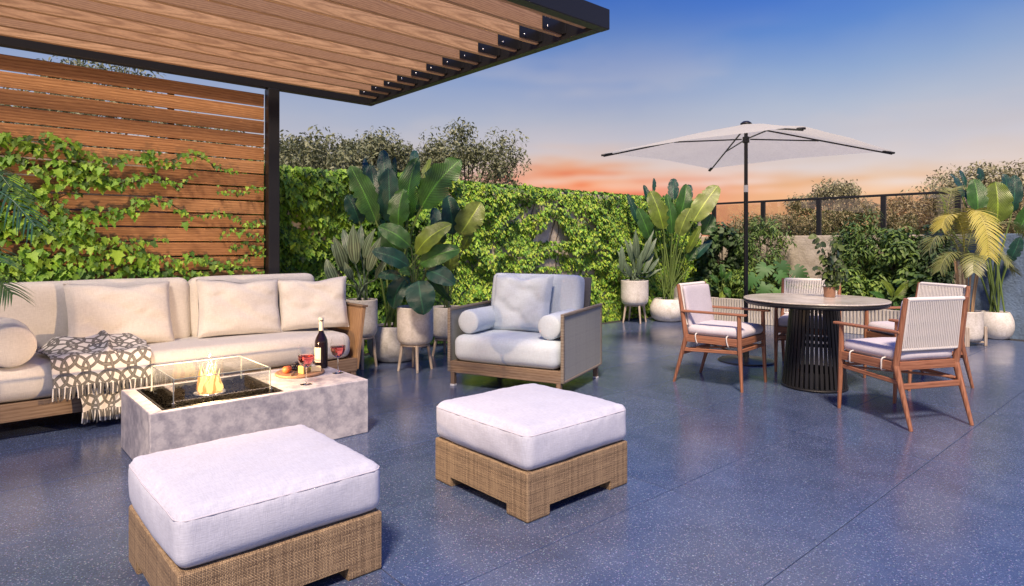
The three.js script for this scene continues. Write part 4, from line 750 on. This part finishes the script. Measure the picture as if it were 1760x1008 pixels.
// ------------------------------------------------------------------ fire table and what stands on it
{
  const x0 = 0.788, x1 = 2.065, z0 = -4.47, z1 = -3.735, cx = (x0 + x1) / 2, cz = (z0 + z1) / 2, H = 0.35;
  const t = thing('fire_table', 'low rectangular concrete fire table in front of the sofa', 'fire table', [cx, 0, cz]);
  const ev = new Evaluator(); ev.attributes = ['position', 'normal', 'uv'];
  const body = new Brush(rbox(x1 - x0, H, z1 - z0, 0.007, 2).translate(0, H / 2, 0)), hole = new Brush(new THREE.BoxGeometry(0.66, 0.09, 0.635).translate(1.187 - cx, H - 0.015, -4.09 - cz));
  body.updateMatrixWorld(); hole.updateMatrixWorld();
  mesh('body', boxUV(ev.evaluate(body, hole, SUBTRACTION).geometry), mat.concrete, t);
  const hx = 1.187 - cx, hz = -4.09 - cz;
  mesh('tray', new THREE.BoxGeometry(0.654, 0.02, 0.629).translate(hx, 0.302, hz), mat.black, t);
  const frame = mesh('tray_frame', merge([[0.656, 0.008, 0, 0.310], [0.656, 0.008, 0, -0.310]].map(([w, d, a, b]) => new THREE.BoxGeometry(w, 0.03, d).translate(hx, 0.338, hz + b)).concat([-0.322, 0.322].map((a) => new THREE.BoxGeometry(0.008, 0.03, 0.61).translate(hx + a, 0.338, hz)))), mat.black, t);
  const r = rng(171), list = [], cols = []; const rock = new THREE.IcosahedronGeometry(0.0085, 0);
  for (let k = 0; k < 5000; k++) { const x = hx + (r() - 0.5) * 0.63, z = hz + (r() - 0.5) * 0.60; if (hypot(x - hx, z - hz) < 0.085) continue; list.push(new THREE.Matrix4().compose(new V3(x, 0.320 + r() * 0.016, z), new THREE.Quaternion().setFromEuler(new THREE.Euler(r() * 6, r() * 6, r() * 6)), new V3(0.6 + r(), 0.6 + r() * 0.7, 0.6 + r()))); }
  instanced('lava_rock', rock, mat.lava, list, t);
  mesh('burner', lathe([[0.001, 0.345], [0.085, 0.345], [0.09, 0.342], [0.09, 0.33], [0.03, 0.315], [0.03, 0.31]], 36).translate(hx, 0, hz), mat.steel, t);
  // glass wind guard: four panes with small metal corner clips
  const g = thing('glass_wind_guard', 'clear glass wind guard around the fire', 'glass guard', [1.195, 0.336, -4.10]);
  const gw = 0.53, gd = 0.51, gh = 0.155;
  for (const z of [-1, 1]) { const p = mesh('pane', new THREE.BoxGeometry(gw, gh, 0.006).translate(0, gh / 2, z * gd / 2), mat.guardGlass, g); mesh('polished_edge', merge([new THREE.BoxGeometry(gw, 0.004, 0.0065).translate(0, gh + 0.002, z * gd / 2), ...[-1, 1].map((s) => new THREE.BoxGeometry(0.004, gh, 0.0065).translate(s * (gw / 2 + 0.002), gh / 2, z * gd / 2))]), mat.glassEdge, p); }
  for (const x of [-1, 1]) mesh('polished_edge', new THREE.BoxGeometry(0.0065, 0.003, gd - 0.014).translate(x * (gw / 2 - 0.004), gh + 0.002, 0), mat.glassEdge, mesh('pane', new THREE.BoxGeometry(0.006, gh, gd - 0.014).translate(x * (gw / 2 - 0.004), gh / 2, 0), mat.guardGlass, g));
  for (const [x, z] of [[-1, 1], [1, 1], [-1, -1], [1, -1]]) mesh('corner_clip', rbox(0.014, 0.03, 0.014, 0.003).translate(x * (gw / 2 + 0.004), 0.015, z * (gd / 2 + 0.004)), mat.steel, g);
  const cyl = mesh('glass_chimney', new THREE.CylinderGeometry(0.078, 0.078, 0.21, 36, 1, true), mat.glass); cyl.position.set(hx + cx, 0.451, hz + cz); tag(cyl, 'clear glass cylinder around the flame', 'glass cylinder');
  const fl = thing('fire', 'bright yellow flame burning inside the glass cylinder', 'fire', [hx + cx, 0.346, hz + cz]);
  const tongue = (h, w, x, z, ph) => { const q = []; for (let i = 0; i <= 10; i++) { const u = i / 10; q.push([max(0.0006, w * pow(sin(PI * pow(u, 0.45)), 1.0) * (1 - 0.55 * u)), h * u]); } const gg = lathe(q, 12), P = gg.attributes.position; for (let i = 0; i < P.count; i++) { const y = P.getY(i) / h; P.setX(i, P.getX(i) + 0.016 * sin(y * 5 + ph) * y + x * (1 - 0.3 * y)); P.setZ(i, P.getZ(i) + 0.014 * cos(y * 4 + ph * 2) * y + z * (1 - 0.3 * y)); } gg.computeVertexNormals(); return gg; };
  const glow = (c, e) => { const m = new THREE.MeshStandardMaterial({ roughness: 1 }); m.color.setRGB(0, 0, 0); m.emissive.setRGB(...c); m.emissiveIntensity = e; return m; };
  const hot = glow([1, 0.58, 0.17], 1.7), warm = glow([1, 0.34, 0.05], 1.3);
  for (let k = 0; k < 44; k++) { const a = k * 2.4, q = 0.068 * sqrt(k / 44); mesh('flame', tongue(k ? (0.085 + 0.115 * r()) * (1.0 - 0.1 * q / 0.064) : 0.16, k ? 0.011 + 0.007 * r() : 0.026, cos(a) * q, sin(a) * q, k * 1.7), k % 3 === 2 ? warm : hot, fl); }
  const lamp = new THREE.PointLight(new THREE.Color().setRGB(1, 0.62, 0.30), 4.6, 0, 2); lamp.name = 'fire_light'; lamp.position.set(0, 0.19, 0); lamp.castShadow = true; lamp.shadow.radius = 0.2; fl.add(lamp);
}
{ // serving board, food, bottle, glasses
  const b = mesh('serving_board', boxUV(lathe([[0.001, 0], [0.155, 0], [0.162, 0.004], [0.163, 0.012], [0.158, 0.016], [0.150, 0.0165], [0.146, 0.0145], [0.001, 0.0145]], 44)), M([0.52, 0.33, 0.21], { map: woodMap, roughness: 0.6 })); b.position.set(1.80, 0.351, -4.20); tag(b, 'round wooden serving board on the fire table', 'board');
  const s = new THREE.Shape(); s.moveTo(0, 0); s.lineTo(0.075, 0.01); s.lineTo(0.06, 0.05); s.lineTo(0.01, 0.045); s.closePath();
  const ch = mesh('cheese_wedge', boxUV(new THREE.ExtrudeGeometry(s, { depth: 0.045, bevelEnabled: true, bevelSize: 0.003, bevelThickness: 0.003, bevelSegments: 2 }).rotateX(-PI / 2)), M([0.68, 0.44, 0.15], { roughness: 0.6 })); ch.position.set(1.78, 0.370, -4.10); ch.rotation.y = 0.5; tag(ch, 'yellow cheese wedge at the front of the serving board', 'cheese');
  const ch2 = mesh('cheese_wedge', ch.geometry, M([0.72, 0.60, 0.38], { roughness: 0.6 })); ch2.position.set(1.85, 0.370, -4.13); ch2.rotation.y = -0.6; ch2.scale.set(0.8, 0.7, 0.8); tag(ch2, 'smaller pale cheese wedge on the serving board', 'cheese');
  const fruit = (x, z, c, rr, label) => { const g = new THREE.SphereGeometry(rr, 18, 12), P = g.attributes.position; for (let i = 0; i < P.count; i++) { const q = hypot(P.getX(i), P.getZ(i)) / rr, y = P.getY(i); P.setY(i, y * 0.94 - (y > 0 ? 0.25 * rr * exp(-pow(q / 0.3, 2)) : 0)); } g.computeVertexNormals(); const o = mesh('apricot', g, M(c, { roughness: 0.5 })); o.position.set(x, 0.366 + rr * 0.94, z); tag(o, label, 'fruit'); };
  fruit(1.705, -4.20, [0.62, 0.16, 0.05], 0.027, 'orange apricot at the left of the serving board'); fruit(1.735, -4.24, [0.58, 0.10, 0.05], 0.023, 'red apricot behind the orange one on the serving board');
  const bunch = (label, x, z, c, seed) => { const t = thing('grape_bunch', label, 'grapes', [x, 0.366, z]), r = rng(seed), g = new THREE.SphereGeometry(0.0115, 12, 8), m = M(c, { roughness: 0.35 }); for (let k = 0; k < 15; k++) { const ly = k < 8 ? 0 : k < 13 ? 1 : 2, a = k * 2.4; mesh('grape', g, m, t).position.set(cos(a) * (0.034 - ly * 0.011) * (0.5 + 0.5 * r()), 0.0115 + ly * 0.017, sin(a) * (0.034 - ly * 0.011) * (0.5 + 0.5 * r())); } mesh('stem', only(tube([[0, 0.03, 0], [0.01, 0.055, 0], [0.03, 0.06, 0.01]], 0.002, 6, 5)), mat.bark, t); };
  bunch('dark purple grapes at the back of the serving board', 1.80, -4.27, [0.015, 0.012, 0.02], 3); bunch('green grapes beside the dark ones on the serving board', 1.86, -4.22, [0.30, 0.34, 0.06], 4);
  { const kn = thing('cheese_knife', 'small steel cheese knife lying at the left of the board', 'knife', [1.715, 0.3685, -4.12], 0.9); mesh('blade', rbox(0.07, 0.002, 0.013, 0.001).translate(0.05, 0.002, 0), mat.steel, kn); mesh('handle', rbox(0.06, 0.009, 0.012, 0.004).translate(-0.015, 0.004, 0), mat.frameWood, kn); }
  const bt = thing('wine_bottle', 'dark wine bottle with a cream label on the fire table', 'bottle', [2.0, 0.351, -4.30]);
  mesh('body', lathe([[0.001, 0.006], [0.03, 0], [0.044, 0.002], [0.0455, 0.01], [0.0455, 0.175], [0.043, 0.198], [0.034, 0.222], [0.022, 0.246], [0.0165, 0.262], [0.0150, 0.29], [0.0150, 0.335], [0.0168, 0.336], [0.0168, 0.35], [0.001, 0.352]], 32), mat.bottle, bt);
  mesh('neck_foil', lathe([[0.0168, 0.268], [0.0158, 0.30], [0.0158, 0.333]], 24), mat.paper, bt); mesh('cap', lathe([[0.0172, 0.343], [0.0172, 0.358], [0.012, 0.362], [0.001, 0.362]], 20), mat.paper, bt);
  mesh('label', new THREE.CylinderGeometry(0.0460, 0.0460, 0.105, 20, 1, true, PI * 1.12, PI * 0.72).translate(0, 0.098, 0), mat.paper, bt);
  const glassOf = (label, x, z) => {
    const w = thing('wine_glass', label, 'wine glass', [x, 0.351, z], 0, 'glasses of wine on the fire table');
    mesh('foot', lathe([[0.001, 0.0], [0.036, 0.0], [0.037, 0.0015], [0.02, 0.004], [0.006, 0.009], [0.0042, 0.02], [0.0036, 0.06], [0.0042, 0.095], [0.008, 0.104], [0.001, 0.106]], 28), M([1, 1, 1], { transmission: 1, roughness: 0.01, ior: 1.5, thickness: 0.01 }), w);
    const prof = (k) => [[0.004, 0.104], [0.022, 0.112], [0.040, 0.130], [0.0505, 0.155], [0.0525, 0.175], [0.0485, 0.205], [0.0415, 0.24], [0.0395, 0.252]].map(([a, y]) => [a * k, y]);
    mesh('bowl', lathe(prof(1), 32), mat.glass, w);
    const q = prof(0.965).slice(0, 5).map(([a, y]) => [a, y + 0.002]); mesh('wine', lathe([[0.0008, 0.107], ...q, [0.0485, 0.187], [0.001, 0.187]], 32), mat.wine, w);
  };
  glassOf('glass of rose wine at the front edge of the fire table', 1.695, -3.86); glassOf('glass of rose wine right of the bottle', 2.005, -4.05);
}

// ------------------------------------------------------------------ armchair
{
  const a = thing('armchair', 'pale blue cushioned armchair with woven side panels', 'armchair', [3.875, 0, -4.150], -1.2037), W = 1.045, D = 0.90, w = W / 2, d = D / 2;
  mesh('frame', boxUV(merge([rbox(W, 0.10, 0.04, 0.005).translate(0, 0.168, d - 0.02), rbox(W, 0.10, 0.04, 0.005).translate(0, 0.168, -d + 0.02), rbox(0.04, 0.096, D - 0.084, 0.005).translate(w - 0.02, 0.168, 0), rbox(0.04, 0.096, D - 0.084, 0.005).translate(-w + 0.02, 0.168, 0), rbox(W - 0.1, 0.02, D - 0.1, 0.004).translate(0, 0.205, 0)])), mat.frameWood, a);
  for (const [x, z] of [[-1, 1], [1, 1], [-1, -1], [1, -1]]) { const l = mesh('leg', boxUV(rbox(0.04, 0.108, 0.04, 0.004).translate(x * (w - 0.022), 0.070, z * (d - 0.022)), 'y'), mat.frameWood, a); mesh('foot_cap', rbox(0.043, 0.018, 0.043, 0.003).translate(x * (w - 0.022), 0.009, z * (d - 0.022)), mat.white, l); }
  for (const s of [-1, 1]) {
    const x = s * (w + 0.012), p = mesh('side_panel', boxUV(rbox(0.010, 0.53, D - 0.01, 0.003).translate(x, 0.394, -0.02), 'z'), mat.sling, a);
    mesh('panel_frame', boxUV(merge([plank([x, 0.125, d - 0.01], [x, 0.665, d - 0.01], 0.028, 0.026), plank([x, 0.665, d + 0.0], [x, 0.675, -d - 0.03], 0.03, 0.024), plank([x, 0.125, -d - 0.015], [x, 0.675, -d - 0.015], 0.024, 0.024), plank([x, 0.128, d - 0.025], [x, 0.128, -d], 0.022, 0.02)]), 'z'), M([0.30, 0.28, 0.25], { map: woodMap, roughness: 0.6 }), p);
  }
  const st = softBox(W - 0.05, 0.225, 0.82, { r: 0.07, puff: 0.012, side: 0.012, wr: 0.004, seed: 7, step: 0.03, f: 3 }); mesh('seat_cushion', st.translate(0, 0.332, d - 0.405), mat.armchair, a);
  const bk = softBox(W - 0.16, 0.56, 0.18, { r: 0.05, puff: 0.004, side: 0.01, wr: 0.005, seed: 8, step: 0.03, f: 3 }); mesh('back_cushion', bk.rotateX(-0.16).translate(0, 0.675, -d + 0.24), mat.armchair, a);
  mesh('back_panel', boxUV(rbox(W - 0.12, 0.74, 0.03, 0.005).rotateX(-0.16).translate(0, 0.56, -d + 0.09)), M([0.09, 0.09, 0.10], { roughness: 0.7 }), a);
  const R = new THREE.Matrix4().makeRotationY(-1.2037).setPosition(3.875, 0, -4.15), on = (o, x, y, z, rx, ry, rz) => { o.position.set(x, y, z).applyMatrix4(R); o.rotation.set(rx, -1.2037 + ry, rz, 'YXZ'); return o; };
  tag(on(mesh('throw_pillow', pillowGeo(0.60, 0.52, 0.18, 3), mat.armchair), -0.06, 0.70, -0.02, -0.24, -0.05, 0.02), 'pale blue pillow leaning on the armchair back', 'pillow');
  tag(on(mesh('bolster_cushion', bolsterGeo(0.105, 0.58, 2), mat.armchair), -0.385, 0.555, 0.085, 0, 0, 0), 'pale blue bolster along the left armchair side nearest the pots', 'bolster');
  tag(on(mesh('bolster_cushion', bolsterGeo(0.105, 0.58, 3), mat.armchair), 0.385, 0.555, 0.085, 0, 0, 0), 'pale blue bolster along the right armchair side nearest the dining set', 'bolster');
}
// ------------------------------------------------------------------ ottomans
{
  const S = 0.715, ev = new Evaluator(); ev.attributes = ['position', 'normal', 'uv'];
  const cut = (g) => { const b = new Brush(g); b.updateMatrixWorld(); return b; };
  let base = cut(rbox(S, 0.222, S, 0.010, 2).translate(0, 0.111, 0));
  for (const g of [new THREE.BoxGeometry(S - 0.28, 0.10, S + 0.1).translate(0, 0, 0), new THREE.BoxGeometry(S + 0.1, 0.10, S - 0.28).translate(0, 0.0003, 0)]) { base = ev.evaluate(base, cut(g), SUBTRACTION); base.updateMatrixWorld(); }
  const baseGeo = boxUV(base.geometry), build = (label, x, z, seed) => {
    const o = thing('ottoman', label, 'ottoman', [x, 0, z], 0, 'wicker ottomans'); mesh('base', baseGeo, mat.wicker, o);
    const c = softBox(S + 0.004, 0.185, S + 0.004, { r: 0.040, puff: 0.030, side: 0.014, wr: 0.006, seed, step: 0.014, f: 4, pucker: 0.0035 }), cu = mesh('cushion', c.translate(0, 0.318, 0), mat.ottoman, o);
    mesh('piping', seamLoop(c.userData.at, S + 0.004, S + 0.004, 0.068, 0.0030).translate(0, 0.318, 0), mat.pipe, cu);
  };
  build('wicker ottoman with white cushion in front of the armchair', 2.275, -2.405, 5); build('wicker ottoman with white cushion nearest the viewer', 0.885, -2.495, 9);
}

// ------------------------------------------------------------------ parasol
{
  const u = thing('parasol', 'square parasol with pale blue canopy on a black pole', 'parasol', [6.27, 0, -3.33]);
  mesh('base', lathe([[0.001, 0.045], [0.03, 0.045], [0.04, 0.034], [0.27, 0.018], [0.285, 0.010], [0.285, 0], [0.001, 0]], 48), M([0.03, 0.03, 0.032], { roughness: 0.3, metalness: 0.6 }), u);
  mesh('pole', merge([bar([0, 0.03, 0], [0, 1.78, 0], 0.022, 0.022, 16), bar([0, 1.85, 0], [0, 2.46, 0], 0.019, 0.019, 16), bar([0, 0.03, 0], [0, 0.22, 0], 0.031, 0.031, 16)]), mat.black, u);
  mesh('pole_collar', bar([0, 1.779, 0], [0, 1.852, 0], 0.0225, 0.0225, 16), mat.white, u);
  const top = 2.495, rim = 2.19, E = 1.06, N = 14;
  const surf = (x, z) => { const m = max(abs(x), abs(z)) / E, k = min(abs(x), abs(z)) / (max(abs(x), abs(z)) + 1e-6); return top - (top - rim) * (0.93 * m + 0.07 * m * m) + 0.028 * m * m * (1 - k * k) + 0.004 * sin(9 * m + 5 * k); };
  const sheet = (off) => { const pos = [], idx = []; for (let j = 0; j <= 2 * N; j++) for (let i = 0; i <= 2 * N; i++) { const x = (i / N - 1) * E, z = (j / N - 1) * E; const m = max(abs(x), abs(z)) / E, cv = 1 - 0.025 * m * (1 - pow(min(abs(x), abs(z)) / (max(abs(x), abs(z)) + 1e-6), 2)); pos.push(x * cv, surf(x, z) + off, z * cv); }
    for (let j = 0; j < 2 * N; j++) for (let i = 0; i < 2 * N; i++) { const a = j * (2 * N + 1) + i, b = a + 1, c = a + 2 * N + 2, d = a + 2 * N + 1; if ((i < N) === (j < N)) idx.push(a, d, c, a, c, b); else idx.push(a, d, b, b, d, c); }
    const g = new THREE.BufferGeometry(); g.setAttribute('position', new THREE.Float32BufferAttribute(pos, 3)); g.setAttribute('uv', new THREE.Float32BufferAttribute(pos.flatMap((v, i) => (i % 3 === 1 ? [] : [v])), 2)); g.setIndex(idx); g.computeVertexNormals(); return g; };
  mesh('canopy', sheet(0.004), mat.canopyTop, u);
  mesh('finial', lathe([[0.001, 0.035], [0.03, 0.03], [0.055, 0.012], [0.058, 0], [0.02, -0.02], [0.001, -0.02]], 24).translate(0, top, 0), mat.black, u);
  mesh('hub', bar([0, 2.30, 0], [0, 2.36, 0], 0.035, 0.035, 16), mat.black, u);
  for (const [sx, sz] of [[-1, -1], [1, -1], [1, 1], [-1, 1]]) {
    const rb = mesh('rib', plank([sx * 0.03, top - 0.035, sz * 0.03], [sx * E * 0.995, rim - 0.022, sz * E * 0.995], 0.014, 0.016), mat.black, u);
    mesh('rib_cap', plank([sx * E * 0.93, rim + 0.006, sz * E * 0.93], [sx * E * 1.01, rim - 0.012, sz * E * 1.01], 0.034, 0.02, 0.006), mat.black, rb);
    mesh('strut', plank([sx * 0.03, 2.335, sz * 0.03], [sx * E * 0.5, surf(E * 0.5, E * 0.5) - 0.035, sz * E * 0.5], 0.012, 0.014), mat.black, u);
  }
}
// ------------------------------------------------------------------ dining table, chairs, table plant
{
  const t = thing('dining_table', 'round dining table with stone top on a black slatted pedestal', 'table', [5.61, 0, -2.35]);
  mesh('table_top', boxUV(lathe([[0.001, 0.765], [0.571, 0.765], [0.577, 0.762], [0.578, 0.757], [0.575, 0.752], [0.001, 0.752]], 72)), mat.tableTop, t);
  mesh('under_rim', lathe([[0.001, 0.7515], [0.573, 0.7515], [0.573, 0.728], [0.553, 0.714], [0.001, 0.714]], 64), mat.black, t);
  const prof = (y) => 0.255 - 0.065 * y / 0.714, n = 40;
  for (let k = 0; k < n; k++) { const a = k / n * 2 * PI, g = plank([prof(0.02) , 0.02, 0], [prof(0.714), 0.714, 0], 0.026, 0.012, 0.004); mesh('slat', g, mat.black, t).rotation.y = a; }
  mesh('base_ring', lathe([[0.20, 0], [0.262, 0], [0.264, 0.022], [0.20, 0.026], [0.20, 0]], 48), mat.black, t);
  mesh('middle_ring', lathe([[0.195, 0.37], [0.205, 0.37], [0.205, 0.40], [0.195, 0.40], [0.195, 0.37]], 40), mat.black, t); mesh('lower_band', lathe([[0.225, 0.026], [0.228, 0.15], [0.222, 0.15]], 40), mat.black, t);
  mesh('top_plate', new THREE.CylinderGeometry(0.24, 0.24, 0.012, 40).translate(0, 0.708, 0), mat.black, t);
}
function chair(label, [x, z], [fx, fz], pad) {
  const c = thing('dining_chair', label, 'chair', [x, 0, z], Math.atan2(fx, fz), 'dining chairs round the table'), w = 0.262;
  for (const s of [-1, 1]) {
    mesh('front_leg', boxUV(merge([bar([s * w, 0, 0.285], [s * w, 0.40, 0.265], 0.0125, 0.021, 10), bar([s * w, 0.40, 0.265], [s * w, 0.632, 0.262], 0.021, 0.017, 10)]), 'y'), mat.teak, c);
    mesh('back_leg', boxUV(merge([bar([s * w, 0, -0.335], [s * w, 0.42, -0.215], 0.0125, 0.023, 10), bar([s * w, 0.41, -0.216], [s * w, 0.875, -0.295], 0.023, 0.015, 10)]), 'y'), mat.teak, c);
    mesh('armrest', boxUV(merge([plank([s * w, 0.642, -0.262], [s * w, 0.642, 0.325], 0.048, 0.020, 0.007)]), 'z'), mat.teak, c);
    mesh('seat_rail', plank([s * w, 0.405, -0.21], [s * w, 0.405, 0.265], 0.026, 0.062), mat.teak, c);
    mesh('stretcher', plank([s * w * 0.98, 0.30, -0.246], [s * w * 0.98, 0.325, 0.268], 0.018, 0.030), mat.teak, c);
  }
  mesh('seat_rail', plank([-w, 0.407, 0.265], [w, 0.407, 0.265], 0.026, 0.058), mat.teak, c); mesh('seat_rail', plank([-w, 0.407, -0.215], [w, 0.407, -0.215], 0.026, 0.058), mat.teak, c);
  mesh('stretcher', plank([-w, 0.275, -0.25], [w, 0.275, -0.25], 0.020, 0.040), mat.teak, c); mesh('stretcher', plank([-w, 0.335, 0.266], [w, 0.335, 0.266], 0.018, 0.03), mat.teak, c);
  mesh('cross_brace', merge([plank([-w * 0.95, 0.310, -0.23], [w * 0.95, 0.322, 0.255], 0.016, 0.016), plank([w * 0.95, 0.293, -0.23], [-w * 0.95, 0.305, 0.255], 0.016, 0.016)]), mat.teak, c);
  const cu = softBox(0.50, 0.085, 0.495, { r: 0.035, puff: 0.018, side: 0.012, wr: 0.004, seed: x * 3 + 2, step: 0.025, f: 6 }); mesh('seat_cushion', cu.translate(0, 0.478, 0.028), mat.padPink, c);
  for (const s of [-1, 1]) for (const z of [-0.12, 0.16]) mesh('cushion_tie', only(tube([[s * (w - 0.03), 0.455, z], [s * (w + 0.017), 0.446, z], [s * (w + 0.019), 0.40, z + 0.004], [s * (w + 0.008), 0.366, z + 0.012], [s * (w - 0.02), 0.368, z + 0.006]], 0.0055, 12, 5)), mat.rope, c);
  // rope back: strands wound over a top and a bottom bar
  const zt = -0.292, zb = -0.232, yb = 0.525, yt = 0.862, ropes = [], n = 32;
  mesh('back_bar', merge([bar([-w, yt, zt], [w, yt, zt], 0.010, 0.010, 8), bar([-w, yb, zb], [w, yb, zb], 0.010, 0.010, 8)]), mat.teak, c);
  for (let k = 0; k < n; k++) { const u = -w + 0.02 + (2 * w - 0.04) * k / (n - 1), v = clamp(u + 0.028, -w + 0.016, w - 0.016), q = clamp(u - 0.028, -w + 0.016, w - 0.016); ropes.push(bar([u, yb - 0.006, zb - 0.013], [v, yt + 0.006, zt - 0.013], 0.0050, 0.0050, 5), bar([u, yb - 0.006, zb + 0.012], [q, yt + 0.006, zt + 0.012], 0.0050, 0.0050, 5)); }
  ropes.push(rbox(2 * w - 0.035, 0.03, 0.036, 0.014, 2).rotateX(0.15).translate(0, yt + 0.004, zt), rbox(2 * w - 0.035, 0.022, 0.034, 0.010, 2).rotateX(0.15).translate(0, yb - 0.004, zb));
  mesh('rope_back', merge(ropes), mat.rope, c);
  if (pad) { const b = softBox(0.485, 0.375, 0.035, { r: 0.016, puff: 0.0, side: 0.002, wr: 0.003, seed: 4, step: 0.03, f: 5 }); mesh('back_pad', b.rotateX(-0.17).translate(0, 0.675, -0.222), mat.padPink, c); }
  return c;
}
chair('teak dining chair with pink padded back left of the table', [5.17, -2.97], [0.06, 0.575], true);
chair('teak dining chair with its rope back to the viewer in front right', [5.135, -1.55], [0.25, -0.51], true);
chair('teak dining chair with rope back directly behind the table', [6.33, -2.71], [-0.548, 0.185], false);
chair('teak dining chair with rope back behind the front right chair', [6.42, -1.82], [-0.85, -0.53], false);
{
  const p = thing('table_plant', 'small dark leaved plant in a copper pot on the dining table', 'potted plant', [5.83, 0.766, -2.31]), r = rng(181);
  mesh('pot', boxUV(lathe([[0.001, 0], [0.043, 0], [0.047, 0.005], [0.051, 0.075], [0.053, 0.092], [0.049, 0.093], [0.047, 0.08]], 28)), mat.copper, p); mesh('soil', new THREE.CylinderGeometry(0.046, 0.046, 0.01, 20).translate(0, 0.078, 0), mat.soil, p);
  const dm = [[0.03, 0.055, 0.02], [0.055, 0.085, 0.025], [0.09, 0.14, 0.03]].map((c) => leafy(c, { roughness: 0.5, transmission: 0.15, thickness: 0 }));
  for (const [l, h, c, n] of [[-0.13, 0.56, 0.02, 16], [0.05, 0.50, 0.03, 12], [0.10, 0.40, -0.03, 12], [-0.04, 0.42, 0.05, 12], [0.02, 0.28, 0.06, 10], [-0.12, 0.28, 0, 10], [0.14, 0.26, 0.03, 10]]) {
    const e = loc(l, h, c), mid = loc(l * 0.35, h * 0.55, c * 0.6), cv = new THREE.CatmullRomCurve3([new V3(0, 0.075, 0), mid, e]); mesh('stem', only(new THREE.TubeGeometry(cv, 12, 0.0022, 5)), mat.bark, p);
    for (let k = 0; k < n * 1.8; k++) { const q = cv.getPoint(0.22 + 0.78 * k / n / 1.8), s = 0.062 * (0.8 + 0.5 * r()), o = mesh('leaf', ovalLeaf, dm[floor(r() * 3)], p), dir = new V3((r() - 0.5) * 2, 0.2 + r() * 0.6, (r() - 0.5) * 2).addScaledVector(CF, 0.5); o.applyMatrix4(pose(q.addScaledVector(dir, 0.014), dir, s, r, 1.6)); }
  }
}
scene.traverse((o) => { if (o.isMesh) { o.castShadow = true; o.receiveShadow = true; } });
renderer.render(scene, camera);
